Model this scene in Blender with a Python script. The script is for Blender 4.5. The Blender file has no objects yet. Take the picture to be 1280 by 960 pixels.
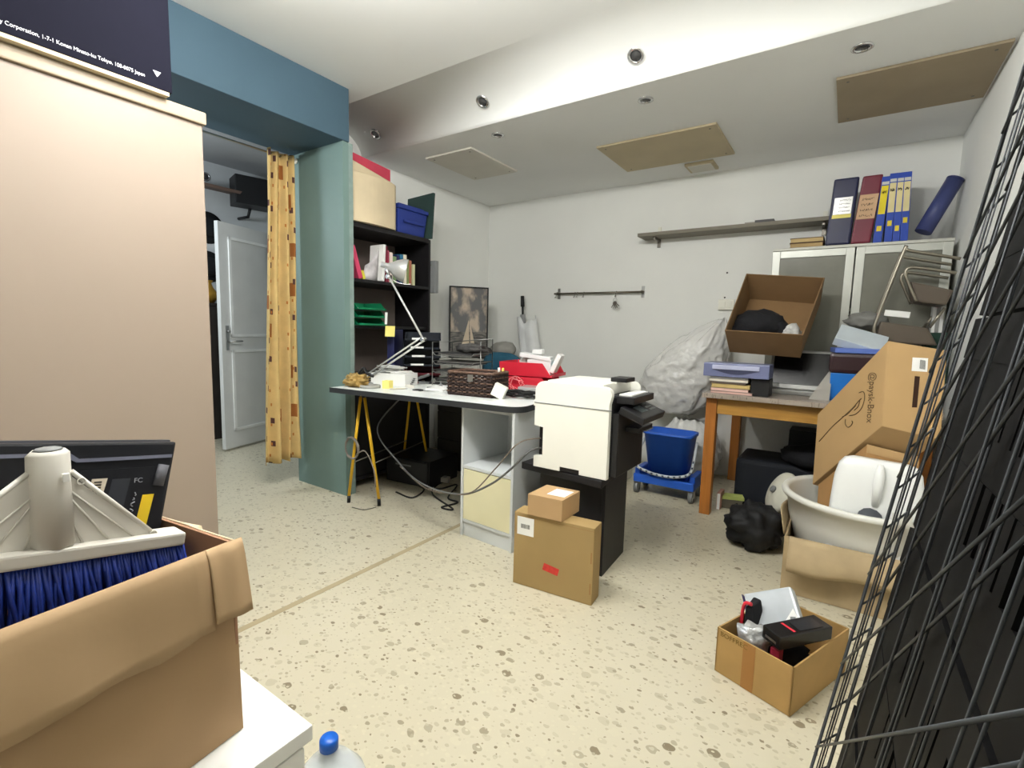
import bpy, bmesh, math, random
from mathutils import Vector, Matrix
import numpy as np
random.seed(7)
SC = bpy.context.scene
COL = SC.collection
PI = math.pi
# ---------------------------------------------------------------- camera
F_PX, YAW, PITCH, ROLL, CAM_H = 613.073, -.594897, -.107973, .025494, 1.18
_ca, _sa, _cb, _sb = math.cos(YAW), math.sin(YAW), math.cos(PITCH), math.sin(PITCH)
FW = Vector((_sa*_cb, _ca*_cb, _sb)); _R0 = Vector((_ca, -_sa, 0)); _U0 = _R0.cross(FW)
RT = math.cos(ROLL)*_R0 + math.sin(ROLL)*_U0
UP = -math.sin(ROLL)*_R0 + math.cos(ROLL)*_U0
CAM = Vector((0, 0, CAM_H))

def at(px, py, x=None, y=None, z=None):
    """point of the room seen at a photo pixel, on the plane x= / y= / z= of the room"""
    v = (px-640)*RT + (480-py)*UP + F_PX*FW
    if x is not None: t = (x-CAM.x)/v.x
    elif y is not None: t = (y-CAM.y)/v.y
    else: t = (z-CAM.z)/v.z
    return CAM + t*v

cd = bpy.data.cameras.new('camera'); cam = bpy.data.objects.new('camera', cd); COL.objects.link(cam)
cd.sensor_fit = 'HORIZONTAL'; cd.sensor_width = 36; cd.lens = F_PX/1280*36; cd.clip_start = .02
cam.matrix_world = Matrix.Translation(CAM) @ Matrix((RT, UP, -FW)).transposed().to_4x4()
SC.camera = cam

# ---------------------------------------------------------------- materials
def S(r, g, b):
    f = lambda c: (c/255/12.92) if c/255 <= .04045 else ((c/255+.055)/1.055)**2.4
    return (f(r), f(g), f(b), 1)

MATS = {}
def mat(name, rgb, rough=.6, metal=0, var=.07, scale=6, bump=0, bscale=40, spec=.4, trans=0, stretch=None, detail=3):
    if name in MATS: return MATS[name]
    m = bpy.data.materials.new(name); m.use_nodes = True; nt = m.node_tree; N = nt.nodes; L = nt.links
    b = N['Principled BSDF']
    b.inputs['Roughness'].default_value = rough; b.inputs['Metallic'].default_value = metal
    b.inputs['Specular IOR Level'].default_value = spec
    if trans: b.inputs['Transmission Weight'].default_value = trans
    c = S(*rgb)
    tc = N.new('ShaderNodeTexCoord'); mp = N.new('ShaderNodeMapping'); L.new(tc.outputs['Object'], mp.inputs[0])
    if stretch: mp.inputs['Scale'].default_value = stretch
    nz = N.new('ShaderNodeTexNoise'); nz.inputs['Scale'].default_value = scale; nz.inputs['Detail'].default_value = detail
    L.new(mp.outputs[0], nz.inputs['Vector'])
    rp = N.new('ShaderNodeValToRGB')
    rp.color_ramp.elements[0].position = .3; rp.color_ramp.elements[1].position = .7
    rp.color_ramp.elements[0].color = tuple(min(1, v*(1-var)) for v in c[:3])+(1,)
    rp.color_ramp.elements[1].color = tuple(min(1, v*(1+var)) for v in c[:3])+(1,)
    L.new(nz.outputs[0], rp.inputs[0]); L.new(rp.outputs[0], b.inputs['Base Color'])
    if bump:
        n2 = N.new('ShaderNodeTexNoise'); n2.inputs['Scale'].default_value = bscale; n2.inputs['Detail'].default_value = 4
        L.new(mp.outputs[0], n2.inputs['Vector'])
        bp = N.new('ShaderNodeBump'); bp.inputs['Strength'].default_value = bump; bp.inputs['Distance'].default_value = .01
        L.new(n2.outputs[0], bp.inputs['Height']); L.new(bp.outputs[0], b.inputs['Normal'])
    MATS[name] = m
    return m

def clear_mat(name, rgb, alpha=.4, rough=.25, bump=.0, bscale=30, voro=False, var=.1):
    """see-through plastic / frosted glass: a see-through share over a grey glossy body"""
    m = mat(name, rgb, rough, var=var, bump=0)
    nt = m.node_tree; N = nt.nodes; L = nt.links; b = N['Principled BSDF']
    out = N['Material Output']; mx = N.new('ShaderNodeMixShader'); tr = N.new('ShaderNodeBsdfTransparent')
    mx.inputs[0].default_value = alpha
    L.new(b.outputs[0], mx.inputs[1]); L.new(tr.outputs[0], mx.inputs[2]); L.new(mx.outputs[0], out.inputs[0])
    if bump:
        tc = N.new('ShaderNodeTexCoord')
        v = N.new('ShaderNodeTexVoronoi' if voro else 'ShaderNodeTexNoise'); v.inputs['Scale'].default_value = bscale
        L.new(tc.outputs['Object'], v.inputs['Vector'])
        bp = N.new('ShaderNodeBump'); bp.inputs['Strength'].default_value = bump; bp.inputs['Distance'].default_value = .02
        L.new(v.outputs[0], bp.inputs['Height']); L.new(bp.outputs[0], b.inputs['Normal'])
    return m

def terrazzo(name, base, dark, grit, size1, size2, rough=.35):
    m = bpy.data.materials.new(name); m.use_nodes = True; nt = m.node_tree; N = nt.nodes; L = nt.links
    b = N['Principled BSDF']; b.inputs['Roughness'].default_value = rough; b.inputs['Specular IOR Level'].default_value = .35
    tc = N.new('ShaderNodeTexCoord')
    wn = N.new('ShaderNodeTexNoise'); wn.inputs['Scale'].default_value = 28; wn.inputs['Detail'].default_value = 2
    L.new(tc.outputs['Object'], wn.inputs['Vector'])
    ad = N.new('ShaderNodeVectorMath'); ad.operation = 'MULTIPLY_ADD'; ad.inputs[1].default_value = (.016, .016, 0)
    L.new(wn.outputs['Color'], ad.inputs[0]); L.new(tc.outputs['Object'], ad.inputs[2])
    cur = None
    big = N.new('ShaderNodeTexNoise'); big.inputs['Scale'].default_value = 1.3; big.inputs['Detail'].default_value = 3
    L.new(tc.outputs['Object'], big.inputs['Vector'])
    br = N.new('ShaderNodeValToRGB'); br.color_ramp.elements[0].position = .35; br.color_ramp.elements[1].position = .68
    br.color_ramp.elements[0].color = base; br.color_ramp.elements[1].color = grit
    L.new(big.outputs[0], br.inputs[0]); cur = br.outputs[0]
    for sc, th0, cols in ((size1, .17, None), (size2, .16, None)):
        v = N.new('ShaderNodeTexVoronoi'); v.inputs['Scale'].default_value = sc; v.inputs['Randomness'].default_value = 1
        v.voronoi_dimensions = '2D'
        mp = N.new('ShaderNodeMapping'); mp.inputs['Rotation'].default_value = (0, 0, .5); mp.inputs['Scale'].default_value = (1, 1.35, 1)
        L.new(ad.outputs[0], mp.inputs[0]); L.new(mp.outputs[0], v.inputs['Vector'])
        sep = N.new('ShaderNodeSeparateColor'); L.new(v.outputs['Color'], sep.inputs[0])
        # chip radius by cell
        mr = N.new('ShaderNodeMapRange'); mr.inputs[1].default_value = 0; mr.inputs[2].default_value = 1
        mr.inputs[3].default_value = .02; mr.inputs[4].default_value = .36
        L.new(sep.outputs[1], mr.inputs[0])
        sb = N.new('ShaderNodeMath'); sb.operation = 'SUBTRACT'; L.new(mr.outputs[0], sb.inputs[0]); L.new(v.outputs['Distance'], sb.inputs[1])
        mk = N.new('ShaderNodeMapRange'); mk.inputs[1].default_value = 0; mk.inputs[2].default_value = .03
        L.new(sb.outputs[0], mk.inputs[0])
        rp = N.new('ShaderNodeValToRGB'); e = rp.color_ramp; e.interpolation = 'CONSTANT'
        lc = lambda k: tuple(base[i]*(1-k)+dark[i]*k for i in range(3))+(1,)
        e.elements[0].position = 0; e.elements[0].color = lc(-.12)
        e.elements[1].position = .34; e.elements[1].color = lc(.14)
        for p, k in ((.6, .28), (.76, .5), (.88, .72), (.96, 1.0)):
            q = e.elements.new(p); q.color = lc(k)
        L.new(sep.outputs[0], rp.inputs[0])
        mx = N.new('ShaderNodeMix'); mx.data_type = 'RGBA'
        L.new(mk.outputs[0], mx.inputs[0]); L.new(cur, mx.inputs[6]); L.new(rp.outputs[0], mx.inputs[7]); cur = mx.outputs[2]
    L.new(cur, b.inputs['Base Color'])
    MATS[name] = m
    return m

# ---------------------------------------------------------------- mesh builder
class MB:
    def __init__(s): s.v = []; s.f = []; s.sm = []; s.mi = []; s.cur = 0
    def _add(s, vs, fs, smooth=False):
        o = len(s.v); s.v += [Vector(p) for p in vs]
        for f in fs: s.f.append([i+o for i in f]); s.sm.append(smooth); s.mi.append(s.cur)
        return s
    def obox(s, M, d):
        x, y, z = d[0]/2, d[1]/2, d[2]/2
        vs = [M @ Vector(p) for p in ((-x,-y,-z),(x,-y,-z),(x,y,-z),(-x,y,-z),(-x,-y,z),(x,-y,z),(x,y,z),(-x,y,z))]
        return s._add(vs, HEXF)
    def box(s, x0, x1, y0, y1, z0, z1):
        return s.obox(Matrix.Translation(((x0+x1)/2, (y0+y1)/2, (z0+z1)/2)), (x1-x0, y1-y0, z1-z0))
    def cbox(s, c, d, rz=0, rx=0, ry=0):
        return s.obox(Matrix.Translation(c) @ Matrix.Rotation(rz, 4, 'Z') @ Matrix.Rotation(ry, 4, 'Y') @ Matrix.Rotation(rx, 4, 'X'), d)
    def hexa(s, p): return s._add(p, HEXF)          # bottom 4 ccw, top 4 ccw
    def para(s, o, a, b, c):
        o, a, b, c = map(Vector, (o, a, b, c))
        p = [o, o+a, o+a+b, o+b, o+c, o+a+c, o+a+b+c, o+b+c]
        if a.cross(b).dot(c) < 0: p = [p[0], p[3], p[2], p[1], p[4], p[7], p[6], p[5]]
        return s.hexa(p)
    def prism(s, pts, z0, z1):
        n = len(pts); A = sum(pts[i][0]*pts[(i+1) % n][1]-pts[(i+1) % n][0]*pts[i][1] for i in range(n))
        if A < 0: pts = pts[::-1]
        vs = [(p[0], p[1], z0) for p in pts]+[(p[0], p[1], z1) for p in pts]
        fs = [list(range(n))[::-1], list(range(n, 2*n))]+[[i, (i+1) % n, (i+1) % n+n, i+n] for i in range(n)]
        return s._add(vs, fs)
    def slab(s, pts, t):
        """flat polygon given by room points, thickened by vector t"""
        n = len(pts); pts = [Vector(p) for p in pts]; t = Vector(t)
        nrm = Vector((0, 0, 0))
        for i in range(n): nrm += pts[i].cross(pts[(i+1) % n])
        if nrm.dot(t) < 0: pts = pts[::-1]
        vs = pts+[p+t for p in pts]
        return s._add(vs, [list(range(n))[::-1], list(range(n, 2*n))]+[[i, (i+1) % n, (i+1) % n+n, i+n] for i in range(n)])
    def tube(s, pts, r, seg=8, closed=False, flat=1.0):
        pts = [Vector(p) for p in pts]; n = len(pts); rs = r if isinstance(r, (list, tuple)) else [r]*n
        rings = []; prev = None
        for i in range(n):
            if closed: d = pts[(i+1) % n]-pts[i-1]
            else: d = pts[min(i+1, n-1)]-pts[max(i-1, 0)]
            if d.length < 1e-9: d = Vector((0, 0, 1))
            d.normalize()
            if prev is None:
                a = Vector((0, 0, 1)) if abs(d.z) < .9 else Vector((1, 0, 0))
                u = d.cross(a).normalized()
            else:
                u = prev-d*prev.dot(d)
                u = u.normalized() if u.length > 1e-6 else d.orthogonal().normalized()
            prev = u; w = d.cross(u)
            rings.append([pts[i]+rs[i]*(math.cos(2*PI*k/seg)*u+math.sin(2*PI*k/seg)*w*flat) for k in range(seg)])
        vs = [p for q in rings for p in q]; fs = []
        m = n if closed else n-1
        for i in range(m):
            j = (i+1) % n
            for k in range(seg):
                l = (k+1) % seg
                fs.append([i*seg+k, i*seg+l, j*seg+l, j*seg+k])
        s._add(vs, fs, True)
        if not closed:
            o = len(s.v)-n*seg
            s.f.append([o+k for k in range(seg)][::-1]); s.f.append([o+(n-1)*seg+k for k in range(seg)])
            s.sm += [False, False]; s.mi += [s.cur, s.cur]
        return s
    def lathe(s, prof, M, seg=28, cap0=True, cap1=True, sx=1, sy=1):
        n = len(prof)
        vs = [M @ Vector((r*sx*math.cos(2*PI*k/seg), r*sy*math.sin(2*PI*k/seg), z)) for r, z in prof for k in range(seg)]
        fs = [[i*seg+k, i*seg+(k+1) % seg, (i+1)*seg+(k+1) % seg, (i+1)*seg+k] for i in range(n-1) for k in range(seg)]
        s._add(vs, fs, True); o = len(s.v)-n*seg
        if cap0: s.f.append([o+k for k in range(seg)][::-1]); s.sm.append(False); s.mi.append(s.cur)
        if cap1: s.f.append([o+(n-1)*seg+k for k in range(seg)]); s.sm.append(False); s.mi.append(s.cur)
        return s
    def cyl(s, a, b, r, r2=None, seg=20):
        a, b = Vector(a), Vector(b); d = b-a
        M = Matrix.Translation(a) @ d.to_track_quat('Z', 'Y').to_matrix().to_4x4()
        return s.lathe([(r, 0), (r if r2 is None else r2, d.length)], M, seg)
    def sheet(s, grid, th, smooth=True):
        """thin sheet from a grid of room points, given thickness th along its normals"""
        nu, nv = len(grid), len(grid[0]); g = [[Vector(p) for p in row] for row in grid]
        def nm(i, j):
            a = g[min(i+1, nu-1)][j]-g[max(i-1, 0)][j]; b = g[i][min(j+1, nv-1)]-g[i][max(j-1, 0)]
            c = a.cross(b); return c.normalized() if c.length > 1e-9 else Vector((0, 0, 1))
        top = [g[i][j]+nm(i, j)*th/2 for i in range(nu) for j in range(nv)]
        bot = [g[i][j]-nm(i, j)*th/2 for i in range(nu) for j in range(nv)]
        K = nu*nv; fs = []
        ix = lambda i, j: i*nv+j
        for i in range(nu-1):
            for j in range(nv-1):
                q = [ix(i, j), ix(i+1, j), ix(i+1, j+1), ix(i, j+1)]
                fs.append(q); fs.append([k+K for k in q[::-1]])
        per = [ix(i, 0) for i in range(nu)]+[ix(nu-1, j) for j in range(1, nv)]+[ix(i, nv-1) for i in range(nu-2, -1, -1)]+[ix(0, j) for j in range(nv-2, 0, -1)]
        for a, b in zip(per, per[1:]+per[:1]): fs.append([b, a, a+K, b+K])
        return s._add(top+bot, fs, smooth)
    def blob(s, M, r, sub=3, amp=.12, freq=3, seed=0, flat=None, pw=1.0):
        bm = bmesh.new(); bmesh.ops.create_icosphere(bm, subdivisions=sub, radius=1)
        from mathutils import noise
        vs = []
        for v in bm.verts:
            d = v.co.normalized()
            if pw != 1: d = Vector([math.copysign(abs(c)**pw, c) for c in d])
            k = 1+amp*noise.noise(d*freq+Vector((seed*7.3, seed*3.1, seed)))+amp*.5*noise.noise(d*freq*2.7+Vector((seed, 9, 2)))
            p = Vector((d.x*r[0], d.y*r[1], d.z*r[2]))*k
            if flat is not None: p.z = max(p.z, flat)
            vs.append(M @ p)
        fs = [[v.index for v in f.verts] for f in bm.faces]; bm.free()
        return s._add(vs, fs, True)
    def build(s, name, m, parent=None, bev=0, bseg=2, world=True):
        me = bpy.data.meshes.new(name); v = s.v
        if parent is not None and world:
            M = Matrix.Identity(4); q = parent; ch = []
            while q: ch.append(q.matrix_basis.copy()); q = q.parent
            for k in ch[::-1]: M = M @ k
            Mi = M.inverted(); v = [Mi @ p for p in v]
        org = None
        if parent is None:
            xs, ys, zs = [[p[i] for p in v] for i in range(3)]
            org = Vector(((min(xs)+max(xs))/2, (min(ys)+max(ys))/2, min(zs))); v = [p-org for p in v]
        me.from_pydata([tuple(p) for p in v], [], s.f)
        for i, p in enumerate(me.polygons): p.use_smooth = s.sm[i]; p.material_index = s.mi[i]
        for k in (m if isinstance(m, (list, tuple)) else [m]): me.materials.append(k)
        if bev:
            bm = bmesh.new(); bm.from_mesh(me)
            ed = [e for e in bm.edges if len(e.link_faces) == 2 and e.calc_face_angle(0) > .6]
            bmesh.ops.bevel(bm, geom=ed, offset=bev, segments=bseg, affect='EDGES', profile=.6, clamp_overlap=True)
            bm.to_mesh(me); bm.free()
        me.update()
        o = bpy.data.objects.new(name, me); COL.objects.link(o)
        if parent is not None: o.parent = parent
        if org is not None: o.location = org
        return o
HEXF = [[3,2,1,0],[4,5,6,7],[0,1,5,4],[1,2,6,5],[2,3,7,6],[3,0,4,7]]

def tag(o, label=None, cat=None, group=None, kind=None):
    if label: o['label'] = label
    if cat: o['category'] = cat
    if group: o['group'] = group
    if kind: o['kind'] = kind
    return o
def thing(name, label, cat, loc=(0, 0, 0), rz=0, group=None):
    o = bpy.data.objects.new(name, None); COL.objects.link(o); o.empty_display_size = .1
    o.location = loc; o.rotation_euler = (0, 0, rz)
    return tag(o, label, cat, group)
def struct(name, mb, m, bev=0):
    o = mb.build(name, m, bev=bev); o['kind'] = 'structure'; return o
def copy_tree(o, parent=None):
    c = o.copy(); COL.objects.link(c); c.parent = parent
    for ch in list(o.children): copy_tree(ch, c)
    return c
def writing(name, txt, size, M, m, parent, thick=.0006, align='LEFT', sx=1.0, width=None):
    cu = bpy.data.curves.new(name, 'FONT'); cu.body = txt; cu.size = size; cu.extrude = thick; cu.align_x = align; cu.align_y = 'CENTER'
    t = bpy.data.objects.new(name, cu); COL.objects.link(t)
    dg = bpy.context.evaluated_depsgraph_get()
    me = bpy.data.meshes.new_from_object(t.evaluated_get(dg)); bpy.data.objects.remove(t)
    if width: sx = width/max(v.co.x for v in me.vertices)
    b = MB(); b._add([M @ Vector((v.co.x*sx, v.co.y, v.co.z)) for v in me.vertices], [list(p.vertices) for p in me.polygons])
    bpy.data.meshes.remove(me)
    return b.build(name, m, parent)
def frame(o, ex, ey):
    """matrix with origin o, x axis ex, y axis ey"""
    ex = Vector(ex).normalized(); ez = ex.cross(Vector(ey)).normalized(); ey = ez.cross(ex)
    M = Matrix((ex, ey, ez)).transposed().to_4x4(); M.translation = Vector(o); return M
def lerp(a, b, t): return Vector(a)*(1-t)+Vector(b)*t
def curve(pts, n=8):
    """smooth path through points"""
    pts = [Vector(p) for p in pts]; P = [pts[0]*2-pts[1]]+pts+[pts[-1]*2-pts[-2]]; out = []
    for i in range(1, len(P)-2):
        for k in range(n):
            t = k/n; a, b, c, d = P[i-1:i+3]
            out.append(.5*((2*b)+(c-a)*t+(2*a-5*b+4*c-d)*t*t+(3*b-a-3*c+d)*t**3))
    return out+[pts[-1]]

# palette
WALL = mat('wall paint', (238,239,234), .85, var=.02, scale=2, bump=.05, bscale=60)
CEIL = mat('ceiling paint', (238,239,236), .9, var=.02, scale=1.5)
WHITE = mat('white laminate', (228,229,228), .45, var=.02)
WHITEP = mat('white plastic', (236,235,222), .4, var=.02)
BLACK = mat('black plastic', (22,22,24), .45, var=.1)
BLACKW = mat('black wood', (26,25,27), .5, var=.15, scale=12)
BLACKC = mat('black cloth', (20,20,24), .9, var=.25, scale=14, bump=.3, bscale=30)
CARD = mat('cardboard', (178,146,104), .8, var=.06, scale=5, bump=.05, bscale=60)
CARDO = mat('ochre cardboard', (160,134,88), .75, var=.06, scale=5, bump=.04, bscale=60)
CARDD = mat('dark cardboard', (150,112,68), .85, var=.08, scale=5)
CARDP = mat('pale cardboard', (196,164,116), .8, var=.06, scale=5, bump=.05, bscale=60)
PAPER = mat('paper', (236,236,232), .8, var=.03)
METAL = mat('brushed metal', (190,190,188), .35, 1, var=.05)
DMETAL = mat('dark metal', (120,116,108), .4, .8, var=.08)
CHROME = mat('bright metal', (215,215,215), .2, 1, var=.03)
RED = mat('red plastic', (206,40,58), .4, var=.05)
BLUE = mat('blue plastic', (40,92,192), .4, var=.06)
NAVY = mat('navy board', (26,32,76), .5, var=.1)
YELLOW = mat('yellow paint', (226,178,38), .5, var=.06)
PAPYEL = mat('yellow paper', (240,226,130), .8, var=.04)
GREYP = mat('grey plastic', (120,122,122), .5, var=.06)
INK = mat('ink', (34,30,28), .7)
CORD = mat('black cord', (22,22,22), .5)
# ================================================================ SETTING
FLOORM = terrazzo('terrazzo', S(194,187,163), S(132,121,98), S(202,195,173), 17, 42)
GRAN = terrazzo('granite', S(150,138,126), S(58,50,46), S(186,174,160), 55, 95, .3)
b = MB(); b.box(-6.4, .62, -2.6, 4.5, -.08, 0); struct('floor', b, FLOORM)
b = MB(); b.box(-1.868, -1.838, -2.5, 3.9, 0, .0012); struct('trim_1', b, mat('grey floor strip', (170,156,124), .6))
# ceiling with a cove that drops to the lower part over the back of the room
prof = [(-2.6, 2.71), (2.30, 2.71)]+[(2.34+.35*math.sin(t), 2.52+.19*math.cos(t)) for t in np.linspace(0, PI/2, 14)]+[(4.5, 2.52)]
b = MB(); n = len(prof)
vs = [(x, y, z) for x in (-3.43, .62) for y, z in prof]+[(x, y, 2.82) for x in (-3.43, .62) for y, z in prof]
fs = []
for i in range(n-1):
    fs.append([i, i+1, n+i+1, n+i]); fs.append([2*n+i, 3*n+i, 3*n+i+1, 2*n+i+1])
    fs.append([i, 2*n+i, 2*n+i+1, i+1]); fs.append([n+i, n+i+1, 3*n+i+1, 3*n+i])
fs += [[0, n, 3*n, 2*n], [n-1, 3*n-1, 4*n-1, 2*n-1]]
b._add(vs, fs, False)
co = struct('ceiling', b, CEIL)
for p in co.data.polygons:
    if 2.3 < p.center.y+co.location.y < 2.7 and p.center.z+co.location.z < 2.715: p.use_smooth = True
b = MB(); b.box(-3.43, .62, 4.4, 4.5, 0, 2.6); struct('wall_back', b, WALL)
b = MB(); b.box(.52, .62, -2.6, 4.4, 0, 2.75); struct('wall_right', b, WALL)
b = MB(); b.box(-3.43, -3.33, 2.2, 4.4, 0, 2.75); struct('wall_left', b, WALL)
b = MB(); b.box(-3.38, -2.84, -2.5, .55, 0, 2.75); struct('wall_side', b, WALL)
b = MB(); b.box(-3.38, .52, -2.6, -2.5, 0, 2.75); struct('wall_rear', b, WALL)
# next room
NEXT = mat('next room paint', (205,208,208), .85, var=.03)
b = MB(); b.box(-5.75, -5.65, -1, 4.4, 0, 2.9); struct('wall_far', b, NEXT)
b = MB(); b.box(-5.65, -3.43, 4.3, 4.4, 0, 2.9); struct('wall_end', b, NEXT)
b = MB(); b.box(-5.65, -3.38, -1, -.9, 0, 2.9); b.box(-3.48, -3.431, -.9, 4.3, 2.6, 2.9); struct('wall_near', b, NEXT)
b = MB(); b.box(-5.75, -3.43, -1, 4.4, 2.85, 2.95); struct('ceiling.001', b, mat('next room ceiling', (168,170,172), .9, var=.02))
# teal opening
TEALB = mat('bluish teal', (68,90,103), .65, var=.04, scale=3, spec=.2)  # beam toned darker and bluer than the jamb
TEALJ = mat('greenish teal', (108,132,127), .6, var=.05, scale=3, bump=.03)
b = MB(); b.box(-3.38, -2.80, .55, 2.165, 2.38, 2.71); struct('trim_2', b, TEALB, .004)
b = MB(); b.box(-3.38, -2.81, 2.12, 2.165, 0, 2.38); struct('trim_3', b, TEALJ)
b = MB(); b.box(-2.86, -2.812, 2.165, 2.2, 0, 2.38); struct('trim_4', b, mat('grey teal edge', (128,146,140), .6, var=.12, scale=20))
# closed door leaf stood open in the next room
DW = mat('door white', (206,208,206), .5, var=.03)
d = thing('door_1', 'white panelled door standing ajar in the next room', 'door', (-4.66, 2.2, 0)); d['kind'] = 'structure'
dd = Vector((-.30, .95, 0)).normalized(); dn = Vector((dd.y, -dd.x, 0))
o0 = Vector((-4.66, 2.2, .02))
b = MB(); b.para(o0, dd*.8, -dn*.04, (0, 0, 2.06)); b.build('door_leaf', DW, d, .003)
b = MB()
for z0, z1 in ((.16, .92), (1.04, 1.94)):
    for a0, a1, h0, h1 in ((.1, .7, z0, z0+.025), (.1, .7, z1-.025, z1), (.1, .125, z0, z1), (.675, .7, z0, z1)):
        b.para(o0+dd*a0+dn*.0005+Vector((0, 0, h0)), dd*(a1-a0), dn*.012, (0, 0, h1-h0))
b.build('panel_moulding', mat('door moulding', (226,228,226), .5), d)
h0 = o0+dd*.06+dn*.012+Vector((0, 0, 1.0))
b = MB(); b.para(o0+dd*.04+dn*.0005+Vector((0, 0, .92)), dd*.035, dn*.008, (0, 0, .22)); b.cyl(h0, h0+dn*.05, .009); b.tube([h0+dn*.05-dd*.01, h0+dn*.05+dd*.11], .009); b.cyl(h0+Vector((0,0,.09)), h0+Vector((0,0,.09))+dn*.02, .012)
b.build('handle', METAL, d)

# ================================================================ CEILING FITTINGS
PANELW = mat('painted board', (220,217,206), .8, var=.03)
PANELC = mat('beige hatch board', (196,182,150), .7, var=.05, scale=4)
PANELT = mat('tan hatch board', (160,146,122), .75, var=.06, scale=4)
def hatch(x0, x1, y0, y1, m, label, nick=False):
    t = thing('ceiling_hatch', label, 'ceiling panel', ((x0+x1)/2, (y0+y1)/2, 2.505), group='boards screwed to the lowered ceiling')
    b = MB(); b.box(x0, x1, y0, y1, 2.506, 2.5195); b.build('board', m, t, .002)
    for x in (x0+.05, x1-.05):
        for y in (y0+.05, y1-.05):
            b = MB(); b.cyl((x, y, 2.504), (x, y, 2.5058), .007, seg=10); b.build('screw', DMETAL, t)
hatch(-2.86, -2.40, 2.93, 3.55, PANELW, 'pale painted board on the ceiling nearest the shelf unit')
hatch(-1.61, -.79, 3.39, 4.0, PANELC, 'beige board in the middle of the lowered ceiling')
hatch(-.155, .505, 3.14, 3.755, PANELT, 'large tan board on the ceiling by the right wall')
t = thing('ceiling_vent', 'small pale flat vent cover beside the beige ceiling board', 'vent', (-1.06, 4.17, 2.50))
b = MB(); b.box(-1.17, -.955, 4.07, 4.27, 2.50, 2.5195); b.build('cover', PANELC, t, .004)
b = MB(); b.box(-1.15, -.975, 4.09, 4.25, 2.496, 2.4995); b.build('grille', PANELW, t)
LENS = mat('spotlight lens', (70,70,70), .15, var=.2, scale=30)
def spot(M, label):
    t = thing('ceiling_spotlight', label, 'spotlight', M.translation, group='unlit round spotlights')
    b = MB(); b.lathe([(.030, .0), (.042, .0), (.045, .004), (.045, .007), (.032, .010), (.028, .004), (.028, .0)], M, 24, False, False); b.build('ring', CHROME, t)
    b = MB(); b.lathe([(.028, .0005), (.024, .004), (.001, .006)], M, 20, True, False); b.build('bulb', LENS, t)
for (x, y), l in (((-2.10, 2.85), 'unlit spotlight in the lowered ceiling just before the pale board'), ((-1.067, 2.87), 'unlit spotlight in the lowered ceiling before the beige board'), ((-.051, 2.88), 'unlit spotlight in the lowered ceiling before the tan board')):
    spot(Matrix.Translation((x, y, 2.5195)) @ Matrix.Rotation(PI, 4, 'X'), l)
th = math.radians(52)   # place on the cove
cy, cz = 2.34+.35*math.sin(th), 2.52+.19*math.cos(th)
nrm = Vector((0, -math.sin(th)/.35, -math.cos(th)/.19)).normalized()
for px, py, l in ((470, 164, 'unlit spotlight in the curved ceiling edge nearest the teal opening'), (604, 124, 'middle unlit spotlight in the curved ceiling edge'), (795, 72, 'unlit spotlight in the curved ceiling edge over the printer')):
    p = at(px, py, y=cy); p.y = cy; p.z = cz
    spot(Matrix.Translation(p+nrm*.006) @ nrm.to_track_quat('Z', 'X').to_matrix().to_4x4(), l)
# lamp of the room, over the middle of the floor (above the photo's frame)
t = thing('ceiling_lamp', 'white strip lamp on the ceiling above the open floor', 'ceiling lamp', (-1.15, .95, 2.6))
b = MB(); b.box(-1.8, -.5, .89, 1.01, 2.66, 2.709); b.build('housing', WHITE, t, .004)
for i, x in enumerate((-1.6, -1.1, -.6)):
    l = bpy.data.lights.new('tube_light', 'POINT'); l.energy = 28; l.color = (1, .99, .965); l.shadow_soft_size = .07
    o = bpy.data.objects.new('tube_light', l); COL.objects.link(o); o.location = (x, .95, 2.54)
l = bpy.data.lights.new('next_room_light', 'POINT'); l.energy = 34; l.color = (.85, .93, 1); l.shadow_soft_size = .15
o = bpy.data.objects.new('next_room_light', l); COL.objects.link(o); o.location = (-4.2, 1.0, 2.1)
w = bpy.data.worlds.new('world'); SC.world = w; w.use_nodes = True
w.node_tree.nodes['Background'].inputs[0].default_value = (.9, .95, 1, 1); w.node_tree.nodes['Background'].inputs[1].default_value = .15
SC.view_settings.view_transform = 'Standard'; SC.view_settings.look = 'None'; SC.view_settings.gamma = 1
SC.view_settings.use_curve_mapping = False; SC.view_settings.exposure = 0.82

# ================================================================ LEFT: wardrobe, curtain, next room
BEIGE = mat('beige laminate', (150,135,121), .5, var=.02, scale=1)
t = thing('wardrobe', 'tall plain beige wardrobe filling the left edge', 'wardrobe', (-2.55, .3, 0))
b = MB(); b.box(-2.83, -2.3, -.75, 1.04, 0, 2.0); b.build('carcass', BEIGE, t, .003)
b = MB(); b.box(-2.835, -2.285, -.76, 1.052, 2.0005, 2.05); b.build('cornice', mat('beige trim', (156,141,119), .5, var=.03), t, .006)
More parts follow.
